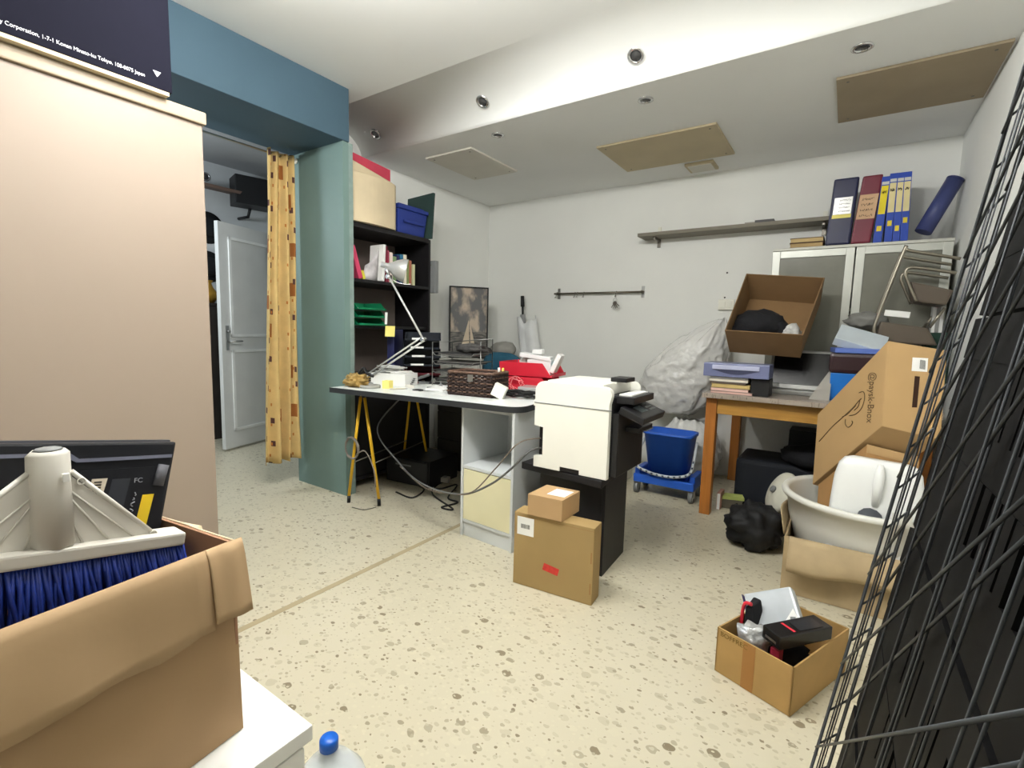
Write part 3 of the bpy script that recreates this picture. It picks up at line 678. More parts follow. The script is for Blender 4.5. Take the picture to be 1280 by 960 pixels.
b = MB(); b.blob(Matrix.Translation((-2.13, 2.64, DZ+.262)), (.12, .09, .035), 3, .3, 2.5, 8, flat=-.03); tag(b.build('cable_bundle', mat('dark grey cable heap', (66,64,62), .7, var=.4, scale=30, bump=.8, bscale=50)), 'dark heap of cables on top of the wire letter rack', 'cables')
# green folder and papers between
flat('folder', 'pale green folder lying by the wicker basket', 'folder', rect(D(555, 478).x, D(555, 478).y+.05, .2, .15, .1), .008, .006, mat('pale green card', (136,190,160), .6))
flat('paper_sheet', 'white paper sheet under the pale green folder', 'paper', rect(D(550, 483).x, D(550, 483).y+.04, .24, .17, -.05), .001, .003, PAPER)
flat('booklet', 'cream booklet lying beside the white card box', 'booklet', rect(D(528, 477).x, D(528, 477).y+.08, .1, .12, .6), .001, .012, mat('cream cover', (226,214,170), .6))
# scissors
t = thing('scissors', 'dark scissors lying open near the desk edge', 'scissors', D(530, 489))
p = D(530, 489); p.z = DZ+.004
for s in (-1, 1):
    a = .15+s*.22; u = Vector((math.cos(a), math.sin(a), 0)); v = Vector((-u.y, u.x, 0))
    b = MB(); b.slab([p+u*.0-v*.006, p+u*.10, p+u*.0+v*.006], (0, 0, .002)); b.build('blade', METAL, t)
    b = MB(); b.tube([p-u*.045-v*s*.012*0+u*(-.03*math.cos(k/10*2*PI))*1+v*(.017*math.sin(k/10*2*PI)) for k in range(10)], .0045, 6, True); b.build('handle', BLACK, t)
# small clutter: pens, staplers
pens = [(504, 481, .3, .13, (60,60,62), 'dark grey pen lying left of the scissors'), (515, 478, -.25, .12, (90,92,94), 'grey pen lying behind the scissors'), (497, 487, .9, .1, (206,200,180), 'cream pencil stub beside the sticky note block'), (545, 486, .15, .14, (150,150,148), 'light grey pen lying right of the scissors')]
for px, py, a, L_, c, l in pens:
    p = D(px, py); u = Vector((math.cos(a), math.sin(a), 0)); t = thing('pen', l, 'pen', (p.x, p.y, DZ), group='pens on the desk')
    p.z = DZ+.0055; m = mat('pen '+l[:12], c, .4)
    b = MB(); b.tube([p-u*L_/2, p+u*L_/2], .0048, 8); b.build('barrel', m, t)
    b = MB(); b.tube([p+u*(L_/2+.0002), p+u*(L_/2+.014)], [.0042, .001], 8); b.build('tip', METAL, t)
p = D(522, 480); t = thing('stapler', 'dark grey stapler with raised arm behind the scissors', 'stapler', (p.x, p.y+.04, DZ))
q = Vector((p.x, p.y+.05, DZ)); 
b = MB(); b.cbox(q+Vector((0, 0, .008)), (.12, .03, .014), .2); b.build('base', GREYP, t, .003)
b = MB(); b.cbox(q+Vector((-.005, 0, .045)), (.12, .026, .02), .2, 0, -.35); b.build('arm', GREYP, t, .005)
b = MB(); b.cyl(q+Vector((-.05, -.018, .022)), q+Vector((-.05, .018, .022)), .012); b.build('hinge', BLACK, t)
p = D(512, 485); b = MB(); b.cbox((p.x, p.y, DZ+.011), (.07, .035, .02), -.3); tag(b.build('eraser', mat('off white rubber', (220,216,206), .7), bev=.004), 'off white eraser block beside the scissors', 'eraser')
# wicker basket
def wicker():
    m = mat('dark wicker', (58,44,40), .7, var=.35, scale=30); return m
WK = wicker(); WKL = mat('brown wicker', (104,80,66), .7, var=.3, scale=30)
BA = D(560, 493); BB = D(602, 499); BCn = D(640, 489)
ux = (BB-BA); ux.z = 0; ux = Vector((.985, .13, 0)).normalized(); uy = Vector((-ux.y, ux.x, 0))
t = thing('wicker_basket', 'dark brown woven basket with metal clasp on the desk', 'basket', (BA.x+.15, BA.y+.1, DZ))
bw, bd, bh = .295, .21, .135; O = Vector((BA.x, BA.y, DZ+.002))
per = [O, O+ux*bw, O+ux*bw+uy*bd, O+uy*bd]
b = MB(); b.prism([(q.x, q.y) for q in per], DZ+.001, DZ+.008); b.build('floor_board', WK, t)
def ring(z, ph, grow=0):
    out = []
    for i in range(4):
        a, c = per[i], per[(i+1) % 4]; d = (c-a); n_ = 15 if i % 2 == 0 else 11; nrm = Vector((d.y, -d.x, 0)).normalized()
        for k in range(n_):
            out.append(a+d*(k/n_)+nrm*(.0045*math.sin(PI*(k+ph))*0+.0085*(1 if (k+ph) % 2 else -1)+grow)+Vector((0, 0, z)))
    return out
for k in range(13):
    b = MB(); b.tube(ring(.012+k*.0096, k % 2), .0049, 6, True); b.build('woven_strand', WKL if k % 3 == 1 else WK, t)
b = MB()
for i in range(4):
    a, c = per[i], per[(i+1) % 4]
    for k in range(11 if i % 2 == 0 else 8):
        q = lerp(a, c, k/(11 if i % 2 == 0 else 8)); b.tube([q+Vector((0, 0, .004)), q+Vector((0, 0, bh))], .0035, 5)
b.build('upright_stakes', WK, t)
b = MB(); b.tube(ring(bh+.002, 0, .003), .009, 6, True); b.build('rim', WKL, t)
q = O+ux*.145-uy*.010+Vector((0, 0, .088)); b = MB(); b.para(q, ux*.035, -uy*.006, (0, 0, .04)); b.build('clasp', METAL, t, .002)
q = O+ux*.20+uy*.12; b = MB(); b.blob(Matrix.Translation((q.x-.05, q.y-.05, DZ+.10)), (.07, .045, .035), 3, .3, 3, 2); tag(b.build('tissue_wad', PAPER), 'white crumpled paper showing over the basket rim', 'paper')
b = MB(); b.blob(Matrix.Translation((q.x-.03, q.y-.02, DZ+.05)), (.11, .07, .045), 3, .25, 3, 6, flat=-.04); tag(b.build('cable_heap', CORD), 'dark heap of cords filling the wicker basket', 'cords')
# marker pens by the basket end
for dx, c, l in ((0, (236,236,230), 'white marker sticking up from the far corner of the wicker basket'), (.03, (236,206,90), 'yellow marker sticking up from the far corner of the wicker basket')):
    mq = O+ux*.245+uy*.185; t = thing('marker_pen', l, 'marker', (mq.x+dx, mq.y, DZ+.01), group='markers by the basket')
    b = MB(); b.cyl((mq.x+dx, mq.y, DZ+.010), (mq.x+dx, mq.y, DZ+.125), .007); b.build('barrel', mat('marker '+l[:5], c, .4), t)
    b = MB(); b.cyl((mq.x+dx, mq.y, DZ+.1255), (mq.x+dx, mq.y, DZ+.165), .0075, .007); b.build('cap', mat('marker '+l[:5], c, .4), t)
# white charger box, sheet and cord coil
p = D(618, 499)
t = thing('charger', 'white plug adapter box leaning by the basket', 'charger', (p.x, p.y+.05, DZ))
b = MB(); b.cbox((p.x+.01, p.y+.035, DZ+.045), (.075, .045, .075), .35, 0, .42); b.build('body', WHITEP, t, .004)
b = MB(); b.cbox((p.x-.005, p.y+.008, DZ+.05), (.03, .003, .012), .35, 0, .42); b.build('port', GREYP, t)
p = D(650, 488); b = MB(); g = [[(p.x-.10+.2*u, p.y-.02+.11*v, DZ+.032+.02*math.sin(u*3+v*2)+.010*v) for v in (0, .33, .66, 1)] for u in (0, .2, .4, .6, .8, 1)]
b.sheet(g, .002); tag(b.build('plastic_sleeve', mat('pale sleeve', (206,208,212), .35)), 'pale plastic sleeve lying on the black cord', 'sleeve')
p = D(642, 497); pts = []
for k in range(80):
    a = k/80*2*PI*5; rr = .066+.014*math.sin(k*.9); pts.append((p.x+.035+rr*1.35*math.cos(a), p.y+.03+rr*.8*math.sin(a), DZ+.0065+.034*(k/80)+.003*math.sin(k*2.1)))
b = MB(); b.tube(pts, .0048, 6); tag(b.build('cord_coil', CORD), 'coiled black cord at the right end of the desk', 'cord')
p = D(655, 487); t = thing('router', 'black flat network box behind the cord coil', 'router', (p.x, p.y+.17, DZ))
b = MB(); b.cbox((p.x+.02, p.y+.16, DZ+.026), (.2, .12, .045), .1); b.build('case', BLACK, t, .006)
b = MB()
for k in range(5): b.cbox((p.x-.05+.035*k, p.y+.0985+.0035*k, DZ+.03), (.012, .003, .006), .1)
b.build('indicator_row', GREYP, t)
# red letter trays
RM = Matrix.Translation((-1.70, 2.76, 0)) @ Matrix.Rotation(.16, 4, 'Z')
for k, l in enumerate(('lower red letter tray on the desk', 'upper red letter tray with white packages in it')):
    o = letter_tray(Matrix.Translation((0, 0, DZ+.012+k*.092)) @ RM @ Matrix.Translation((.03*k*0, 0, 0)), .26, .36, .088, RED, None, flare=.016).build('letter_tray', RED)
    tag(o, l, 'letter tray', 'red letter trays')
b = MB(); b.obox(RM @ Matrix.Translation((0, 0, DZ+.006)), (.34, .25, .010)); tag(b.build('writing_pad', mat('grey pad', (110,108,106), .7)), 'grey writing pad under the red letter trays', 'pad')
pts = []
q = RM @ Vector((-.05, -.155, 0))
for k in range(60):
    a = k/60*2*PI*4; pts.append((q.x+.05*math.cos(a)*(1+.35*math.sin(k*.7)), q.y-.012+.008*math.sin(k*1.9), DZ+.056+.036*math.sin(a)*(1+.35*math.cos(k*.9))))
b = MB(); b.tube(pts, .0017, 5); tag(b.build('string_coil', mat('pink red string', (240,150,150), .6)), 'loose coil of pink red string before the red trays', 'string')
# white packages in the red tray
tz = DZ+.012+.092+.004
t = thing('tissue_box', 'white carton with torn open top standing in the red tray', 'carton', (-1.64, 2.78, tz))
M = Matrix.Translation((-1.655, 2.78, tz)) @ Matrix.Rotation(.25, 4, 'Z')
b = MB(); b.obox(M @ Matrix.Translation((0, 0, .0505)), (.16, .09, .10)); b.build('body', WHITE, t, .004)
b = MB(); b.obox(M @ Matrix.Translation((-.03, 0, .1165)) @ Matrix.Rotation(.12, 4, 'Y'), (.21, .10, .028)); b.obox(M @ Matrix.Translation((-.02, 0, .150)), (.07, .06, .03)); b.build('open_flap', WHITE, t, .004)
M2 = Matrix.Translation((-1.545, 2.80, tz)) @ Matrix.Rotation(.25, 4, 'Z')
t = thing('plastic_packet', 'pale blue white plastic packet beside the white carton', 'packet', (-1.545, 2.80, tz))
b = MB(); b.obox(M2 @ Matrix.Translation((0, 0, .078)) @ Matrix.Rotation(.42, 4, 'Y'), (.032, .10, .13)); b.build('pouch', PAPER, t, .008)
b = MB(); b.obox(M2 @ Matrix.Translation((0, 0, .078)) @ Matrix.Rotation(.42, 4, 'Y') @ Matrix.Translation((-.0165, 0, -.02)), (.001, .09, .07)); b.build('printed_band', mat('pale blue film', (186,216,220), .4), t)
p = (-1.80, 2.78, tz)
b = MB(); b.blob(Matrix.Translation((-1.775, 2.79, tz+.055)), (.05, .055, .055), 3, .25, 2.5, 12, flat=-.05); tag(b.build('paper_wad', mat('pale grey paper', (206,204,196), .8)), 'pale crumpled paper left of the white carton', 'paper')
flat('clear_tray', 'clear plastic tray lid behind the printer', 'tray', rect(-1.56, 2.58, .2, .14, .2), .001, .05, mat('clear grey plastic', (170,172,170), .25), bev=.006)

# more small things among the desk clutter
flat('paper_sheet', 'small white note sheet between the sticky note block and the scissors', 'paper', rect(D(505, 486).x, D(505, 486).y, .12, .08, .4), .001, .002, PAPER)
flat('notebook', 'white notebook half under the left end of the wicker basket front', 'notebook', rect(D(568, 490).x-.14, D(568, 490).y+.03, .13, .17, .2), .001, .012, PAPER)
p = D(541, 481); t = thing('tape_dispenser', 'small dark tape dispenser standing behind the scissors', 'tape dispenser', (p.x, p.y+.03, DZ))
b = MB(); b.hexa([(p.x-.05, p.y+.01, DZ+.001), (p.x+.04, p.y+.01, DZ+.001), (p.x+.04, p.y+.045, DZ+.001), (p.x-.05, p.y+.045, DZ+.001), (p.x-.045, p.y+.012, DZ+.02), (p.x+.01, p.y+.012, DZ+.05), (p.x+.01, p.y+.043, DZ+.05), (p.x-.045, p.y+.043, DZ+.02)]); b.build('body', mat('dispenser grey', (64,64,66), .4), t, .004)
b = MB(); b.cyl((p.x+.0, p.y+.0095, DZ+.03), (p.x+.0, p.y+.004, DZ+.03), .018); b.build('tape_core', METAL, t)
for px, py, r, l in ((496, 479, .012, 'short dark bottle stopper among the pens'), (551, 484, .010, 'small dark knob beside the green folder')):
    p = D(px, py); b = MB(); b.lathe([(r, 0), (r*1.1, .012), (r*.6, .016), (r*.7, .028), (r*.2, .032)], Matrix.Translation((p.x, p.y, DZ+.001)), 16); tag(b.build('stopper', GREYP), l, 'stopper')

for k, (px, py, w, d_, rz, z_, l) in enumerate(((515, 490, .09, .06, -.3, .001, 'small white receipt lying at the desk edge left of the scissors'), (548, 494, .10, .05, .15, .001, 'white receipt lying at the desk edge before the wicker basket'), (606, 503, .13, .05, .05, .001, 'white paper strip at the desk edge before the white adapter box'))):
    p = D(px, py); flat('receipt', l, 'paper', rect(p.x, p.y+.02, w, d_, rz), z_, .0015, PAPER)
p = D(503, 483); GPN = mat('grey pens', (84,84,82), .4, var=.3, scale=30)
for k in range(5):
    a = -.5+.35*k; u = Vector((math.cos(a), math.sin(a), 0)); q = Vector((p.x, p.y+.05, DZ+.0065+.0102*k))
    t = thing('pen', 'grey pen in the criss-crossed bundle behind the note sheet', 'pen', (q.x, q.y, q.z-.005), group='criss-crossed grey pens')
    b = MB(); b.tube([q-u*.06, q+u*.045], .005, 6); b.build('barrel', GPN, t)
    b = MB(); b.tube([q+u*.0452, q+u*.06], [.0045, .001], 6); b.build('tip', METAL, t)
p = D(534, 478); b = MB(); b.blob(Matrix.Translation((p.x, p.y+.03, DZ+.024)), (.05, .035, .026), 3, .5, 3.5, 77, flat=-.022); tag(b.build('cable_adapter', mat('dark adapter', (52,52,54), .5)), 'dark bunched adapter lead before the green folder', 'adapter')
# ================================================================ PRINTER, STAND, PARCELS
t = thing('printer_stand', 'black wooden pedestal stand carrying the printer', 'printer stand', (-1.1, 2.35, 0))
TZ = .475
T0 = at(652, 577, z=.5); T1 = at(752, 602, z=.5); T2 = at(795, 567, z=.5); T3 = Vector((-1.325, 2.70, .5))
b = MB(); b.prism([(q.x, q.y) for q in (T0, T1, T2, T3)], TZ-.012, .5); b.build('top_board', BLACKW, t, .005)
C1 = at(752, 721, z=0); C2 = at(779, 690, z=0); u = Vector((-1, .03, 0)); w_ = .37
q = [C1, C2, C2+u*w_, C1+u*w_]
b = MB(); b.prism([(p.x, p.y) for p in q], .001, .0); 
b = MB(); d12 = (C2-C1)
b.para(C1+u*.0, u*.018, d12, (0, 0, TZ-.0125)); b.build('side_panel', BLACKW, t, .001)
b = MB(); b.para(C1+u*(w_-.018), u*.018, d12, (0, 0, TZ-.0125)); b.build('side_panel', BLACKW, t, .001)
dn12 = d12.normalized()
b = MB(); b.para(C1+u*.0185, u*(w_-.037), dn12*.016, (0, 0, TZ-.0125)); b.build('front_panel', BLACKW, t)
b = MB(); b.para(C1+u*.0185+dn12*.0165+Vector((0, 0, .27)), u*(w_-.037), d12-dn12*.017, (0, 0, .018)); b.build('shelf_board', BLACKW, t)
# printer
t = thing('printer', 'cream sided laser printer with black front and control panel', 'printer', (-1.04, 2.3, .5))
PX0, PX1, PY0, PY1 = -1.262, -.862, 2.075, 2.46
PWH = mat('cream printer plastic', (240,239,228), .45, var=.015)
PB = mat('printer black', (26,26,28), .4, var=.08)
Z0, Z1 = .503, .945
b = MB(); b.box(PX0+.012, PX1, PY0+.03, PY1-.01, Z0+.008, Z1-.06); b.build('body', PB, t, .006)
# side panel (outline in x,z extruded in y)
out = [(PX0+.035, Z0), (PX1-.005, Z0), (PX1-.005, Z1-.09)]
for k in range(7): a = k/6*PI/2; out.append((PX1+.005-.035+.035*math.cos(a), Z1-.05+.04*math.sin(a)))
for k in range(7): a = PI/2+k/6*PI/2; out.append((PX0+.045+.045*math.cos(a), Z1-.06+.052*math.sin(a)))
out += [(PX0, Z0+.21), (PX0+.05, Z0+.205), (PX0+.05, Z0+.06), (PX0, Z0+.055), (PX0, Z0+.02)]
out = out
foot = [(PX0+.15, Z0), (PX0+.15, Z0+.022), (PX0+.255, Z0+.022), (PX0+.255, Z0)]
poly = [(PX0, Z0)]+foot+[(PX1-.005, Z0)]+out[2:]
b = MB(); b.slab([(x, PY0, z) for x, z in poly], (0, .0295, 0)); b.build('side_cover', PWH, t, .002)
b = MB(); b.slab([(x, PY1+.0, z) for x, z in poly], (0, -.0095, 0)); b.build('side_cover', PWH, t, .001)
b = MB(); b.box(PX0+.15, PX0+.255, PY0+.006, PY0+.0285, Z0+.001, Z0+.021); b.build('grip_recess', PB, t)
# seam of the scanner lid
b = MB(); b.box(PX0-.003, PX1+.006, PY0-.0025, PY0-.0004, Z1-.118, Z1-.114); b.build('seam', GREYP, t)
b = MB(); b.box(PX0+.05, PX1-.05, PY0+.03, PY1-.012, Z1-.0595, Z1-.002); b.build('scanner_lid', PWH, t, .006)
b = MB(); b.box(PX0-.012, PX0, PY0+.005, PY0+.03, Z1-.135, Z1-.105); b.build('hinge_tab', PWH, t, .003)
# black front to the right, feeder, control panel
b = MB(); b.box(PX1+.0005, PX1+.03, PY0+.03, PY1-.01, Z0+.01, Z1-.13); b.build('front_cover', PB, t, .006)
b = MB(); b.box(PX1-.03, PX1+.085, PY0+.07, PY1-.04, Z1-.088, Z1-.055); b.build('output_slot', PB, t, .004)
b = MB(); b.box(PX1+.0, PX1+.06, PY0+.10, PY1-.06, Z1-.0545, Z1-.048); b.build('paper_sheet', PAPER, t)
b = MB(); b.box(PX1-.085, PX1-.0, PY0+.19, PY0+.30, Z1-.0015, Z1+.02); b.build('feeder_guide', PB, t, .004)
M = Matrix.Translation((PX1+.085, PY0+.19, Z1-.135)) @ Matrix.Rotation(.35, 4, 'Y')
b = MB(); b.obox(M, (.125, .30, .035)); b.build('control_panel', PB, t, .006)
b = MB(); b.obox(M @ Matrix.Translation((-.005, -.03, .0185)), (.05, .09, .001)); tag(b.build('screen', mat('printer screen', (76,84,84), .2), t), 'grey display')
for i in range(3):
    for j in range(4):
        b = MB(); b.obox(M @ Matrix.Translation((-.03+.022*i, .05+.02*j, .0185)), (.012, .011, .0015)); b.build('button', GREYP, t)
b = MB(); b.box(PX1+.0305, PX1+.10, PY0+.12, PY1-.08, Z0+.215, Z0+.24); b.build('tray_lip', PB, t, .004)
b = MB(); b.tube([(PX1+.10, PY0+.16, Z0+.225), (PX1+.115, PY0+.16, Z0+.225), (PX1+.115, PY0+.26, Z0+.225), (PX1+.10, PY0+.26, Z0+.225)], .003); b.build('tray_stop', GREYP, t)
b = MB(); b.box(PX0+.006, PX0+.0115, PY0+.05, PY1-.05, Z0+.05, Z0+.3); b.build('rear_cover', PWH, t, .002)
# cables from the printer to the desk's left half
b = MB(); cp = [at(472, 535, y=2.25), at(500, 580, y=2.12), at(530, 606, y=2.02), at(575, 618, y=1.985), at(612, 606, y=1.99), at(640, 585, y=2.01), at(662, 564, y=2.04)]
b.tube(curve([Vector((-2.5, 2.4, .75))]+cp+[Vector((PX0+.03, 2.13, Z0+.09))], 8), .0055, 8)
tag(b.build('power_cable', mat('grey cord', (90,90,88), .5)), 'thick grey cable sagging before the pedestal to the printer', 'cable')
b = MB(); cp = [at(560, 617, y=2.01), at(590, 615, y=1.96), at(620, 585, y=1.97), at(650, 553, y=2.01)]
b.tube(curve([at(500, 583, y=2.20), at(530, 609, y=2.1)]+cp+[Vector((PX0+.045, 2.15, Z0+.14))], 8), .0035, 8)
tag(b.build('signal_cable', mat('brown grey cord', (112,100,88), .5)), 'thinner grey cable sagging above the thick one to the printer', 'cable')
# big flat parcel
q0 = at(641, 728, z=0); q1 = at(739, 758, z=0); q0.z = q1.z = 0; e = (q1-q0).normalized(); nrm = Vector((-e.y, e.x, 0)); L0 = (q1-q0).length; H = .348; DP = .095
t = thing('parcel', 'large flat ochre carton standing before the printer stand', 'box', lerp(q0, q1, .5)+nrm*.05)
b = MB(); b.para(q0+Vector((0,0,.001)), e*L0, nrm*DP, (0, 0, H)); b.build('carton', CARDO, t, .003)
def onf(u, v, d=.0006): return q0+e*u-nrm*d+Vector((0, 0, v))
b = MB(); b.para(onf(.016, .245, .0008), e*.085, nrm*.0006, (0, 0, .085)); tag(b.build('address_label', PAPER, t), 'white address label')
b = MB()
xx = .036
for k in range(14):
    w_ = random.choice((.0015, .0025, .001)); b.para(onf(xx, .277, .0012), e*w_, nrm*.0003, (0, 0, .02)); xx += w_+.0015
b.build('bar_code', INK, t)
b = MB(); b.para(onf(.15, .105, .0008), e*.075-Vector((0, 0, .012)), nrm*.0006, e*.008+Vector((0, 0, .033))); tag(b.build('warning_sticker', mat('red sticker', (196,52,44), .6, var=.15, scale=60), t), 'red sticker')
b = MB(); b.para(onf(.0, H-.014, .0004), e*(L0-.0), nrm*.0003, (0, 0, .0012)); b.build('flap_seam', CARDD, t)
for z0, h in ((.19, .05), (.05, .05)):
    b = MB(); b.para(onf(L0-.012, z0, .0005), e*.005, nrm*.0004, (0, 0, h)); b.build('slot', CARDD, t)
# small parcel on it
zz = H+.002
s0 = at(659, 643, z=zz); s1 = at(702, 653, z=zz); s2 = at(724, 639, z=zz)
t = thing('parcel', 'small brown carton lying on top of the large flat carton', 'box', (s0+s2)/2)
hh = .098; s3 = s0+s2-s1
b = MB(); b.prism([(p.x, p.y) for p in (s0, s1, s2, s3)], zz, zz+hh); b.build('carton', CARDP if False else CARD, t, .003)
b = MB(); la = s0+(s1-s0)*.42+(s2-s1)*.25+Vector((0, 0, hh+.0003)); b.para(la, (s1-s0)*.5, (s2-s1)*.55, (0, 0, .0006)); tag(b.build('address_label', PAPER, t), 'white label')
# cords and power strip under the desk
fz = lambda px, py: at(px, py, z=.007)
b = MB(); b.tube(curve([fz(495, 615), fz(515, 622), fz(530, 612), fz(520, 605), fz(548, 611), fz(571, 606), fz(560, 622), fz(572, 628), fz(552, 634), fz(566, 636), fz(540, 616), fz(555, 600), fz(568, 596)], 10), .006, 6)
tag(b.build('cord_tangle', CORD), 'black tangle of cords on the floor under the desk', 'cord')
p = at(545, 603, z=0)
t = thing('power_strip', 'pale grey power strip among the cords on the floor', 'power strip', (p.x, p.y, 0))
b = MB(); b.cbox((p.x, p.y, .0335), (.22, .055, .038), .3); b.build('case', mat('grey white plastic', (170,166,156), .5), t, .006)
for k in range(4):
    b = MB(); c = Vector((p.x, p.y, .053))+Vector((math.cos(.3), math.sin(.3), 0))*(-.075+.05*k); b.cyl(c, c+Vector((0, 0, .004)), .018); b.build('socket', GREYP, t)
p = at(508, 608, z=0)
t = thing('computer_case', 'black computer case lying in the dark under the desk', 'computer', (p.x, p.y+.2, 0))
b = MB(); b.cbox((p.x-.05, p.y+.22, .101), (.42, .36, .2), .1); b.build('case', BLACK, t, .006)
b = MB(); b.cbox((p.x-.03, p.y+.034, .10), (.39, .012, .18), .1); b.build('front_cover', mat('dark grey plastic', (40,40,42), .4), t, .004)
b = MB(); b.cbox((p.x-.06, p.y+.026, .15), (.15, .004, .012), .1); b.build('drive_slot', GREYP, t)
p = at(450, 636, z=0); b = MB(); b.tube(curve([at(440, 634, z=.005), at(455, 637, z=.005), at(470, 634, z=.005)], 6), .003); tag(b.build('wire', mat('grey wire loop', (120,116,104), .5)), 'thin grey wire on the floor between the trestle feet', 'wire')

# ================================================================ BACK WALL
# low cabinet behind the desk with picture, umbrella bag
LW = mat('grey white cabinet', (200,200,192), .6)
t = thing('low_cabinet', 'low grey white cabinet in the far left corner under the picture', 'cabinet', (-2.97, 4.0, 0))
b = MB(); b.box(-3.32, -2.77, 3.56, 4.39, 0, .90); b.build('carcass', LW, t, .003)
for x in (-3.315, -3.042):
    b = MB(); b.box(x, x+.268, 3.54, 3.5595, .06, .885); dr = b.build('door_panel', LW, t, .002)
    b = MB(); b.cyl((x+.23, 3.539, .6), (x+.23, 3.52, .6), .012); b.build('knob', METAL, dr)
def picture_mat():
    m = bpy.data.materials.new('boat painting'); m.use_nodes = True; nt = m.node_tree; N = nt.nodes; L = nt.links; bs = N['Principled BSDF']; bs.inputs['Roughness'].default_value = .6
    tc = N.new('ShaderNodeTexCoord'); uv = N.new('ShaderNodeUVMap')
    sp = N.new('ShaderNodeSeparateXYZ'); L.new(uv.outputs[0], sp.inputs[0])
    nz = N.new('ShaderNodeTexNoise'); nz.inputs['Scale'].default_value = 3.2; nz.inputs['Detail'].default_value = 5; L.new(uv.outputs[0], nz.inputs['Vector'])
    cl = N.new('ShaderNodeValToRGB'); cl.color_ramp.elements[0].position = .46; cl.color_ramp.elements[0].color = S(104,104,104); cl.color_ramp.elements[1].position = .6; cl.color_ramp.elements[1].color = S(196,180,160)
    L.new(nz.outputs[0], cl.inputs[0])
    lt = N.new('ShaderNodeMath'); lt.operation = 'LESS_THAN'; lt.inputs[1].default_value = .36; L.new(sp.outputs['Y'], lt.inputs[0])
    mp = N.new('ShaderNodeMapping'); mp.inputs['Scale'].default_value = (2, 14, 1); L.new(uv.outputs[0], mp.inputs[0])
    n2 = N.new('ShaderNodeTexNoise'); n2.inputs['Scale'].default_value = 3; L.new(mp.outputs[0], n2.inputs['Vector'])
    se = N.new('ShaderNodeValToRGB'); se.color_ramp.elements[0].position = .35; se.color_ramp.elements[0].color = S(70,70,68); se.color_ramp.elements[1].position = .7; se.color_ramp.elements[1].color = S(132,128,120); L.new(n2.outputs[0], se.inputs[0])
    mx = N.new('ShaderNodeMix'); mx.data_type = 'RGBA'; L.new(lt.outputs[0], mx.inputs[0]); L.new(cl.outputs[0], mx.inputs[6]); L.new(se.outputs[0], mx.inputs[7])
    L.new(mx.outputs[2], bs.inputs['Base Color']); return m
pa = Vector((-3.27, 3.90, .902)); pb = Vector((-2.99, 4.26, .902)); 
pa = at(561, 440, x=-3.24); pb = at(609, 440, y=3.97); pa.z = pb.z = .902
pe = (pb-pa).normalized(); pn = Vector((pe.y, -pe.x, 0)); PWd = (pb-pa).length; zt = at(561, 357, x=-3.24).z; PH = zt-.902
t = thing('picture', 'seascape picture with a sailing boat in a thin black frame', 'picture', lerp(pa, pb, .5))
b = MB(); b.para(pa, pe*PWd, -pn*.02, (0, 0, PH)); b.build('backing', BLACK, t)
M = frame(pa+pn*.0006, pe, (0, 0, 1))
b = MB(); b._add([M @ Vector(p) for p in ((.012, .012, .0005), (PWd-.012, .012, .0005), (PWd-.012, PH-.012, .0005), (.012, PH-.012, .0005))], [[0, 1, 2, 3]])
o = b.build('canvas', picture_mat(), t); uvl = o.data.uv_layers.new(name='UVMap')
for i, u in enumerate(((0, 0), (1, 0), (1, 1), (0, 1))): uvl.data[i].uv = u
b = MB()
for x0, x1, y0, y1 in ((0, PWd, 0, .012), (0, PWd, PH-.012, PH), (0, .012, .012, PH-.012), (PWd-.012, PWd, .012, PH-.012)): b.slab([M @ Vector(p) for p in ((x0, y0, 0), (x1, y0, 0), (x1, y1, 0), (x0, y1, 0))], pn*.012)
b.build('frame', BLACK, t)
SAIL = mat('sail cream', (206,190,166), .7, var=.06)
b = MB(); k = PWd; h = PH
b.slab([M @ Vector((k*x, h*y, .001)) for x, y in ((.50, .54), (.32, .17), (.52, .20))], pn*.0006); b.slab([M @ Vector((k*x, h*y, .001)) for x, y in ((.53, .52), (.55, .19), (.66, .19))], pn*.0006); b.build('painted_sail', SAIL, t)
b = MB(); b.slab([M @ Vector((k*x, h*y, .001)) for x, y in ((.30, .155), (.74, .165), (.68, .115), (.38, .11))], pn*.0006); b.build('painted_hull', mat('hull paint', (158,146,126), .7), t)
# umbrella in a white bag
p = at(668, 442, y=4.28); p.z = .902
tp = at(654, 398, y=4.28)
t = thing('umbrella_bag', 'tall white plastic bag leaning in the corner behind the red trays', 'bag', (p.x, 4.25, 0))
g = []
for i in range(13):
    v = i/12; v = v; c = lerp((p.x+.17, 4.18, .006), (tp.x+.055, 4.27, 1.30), v); r_ = .135-.015*v+.015*math.sin(v*5); row = []
    for k in range(25):
        a = 2*PI*k/24; rr = r_*(1+.10*math.sin(3*a+v*4)+.07*math.sin(5*a+1+v*7)); row.append(c+Vector((rr*math.cos(a), rr*.6*math.sin(a), (.03*math.sin(2*a+1)+.02*math.sin(5*a))*v*v)))
    g.append(row)
b = MB(); b.sheet(g, .002); b.build('pouch', mat('white bag film', (226,228,228), .4, bump=.2, bscale=10), t)
um = Vector((tp.x-.01, 4.29, 1.30)); ut = at(653, 370, y=4.29)
t = thing('umbrella', 'umbrella with a black handle sticking out of the white bag', 'umbrella', (um.x, um.y, 1.0))
dirv = (ut-um).normalized()
b = MB(); b.tube([um-dirv*.38, um+dirv*.05], [.03, .028], 10); b.build('canopy_roll', mat('grey cloth', (150,150,150), .9), t)
b = MB(); b.tube([um+dirv*.0505, ut-dirv*.11], .011); b.tube([ut-dirv*.11, ut-dirv*.105, ut+dirv*.0], [.017, .021, .019], 10); b.build('handle', BLACK, t)
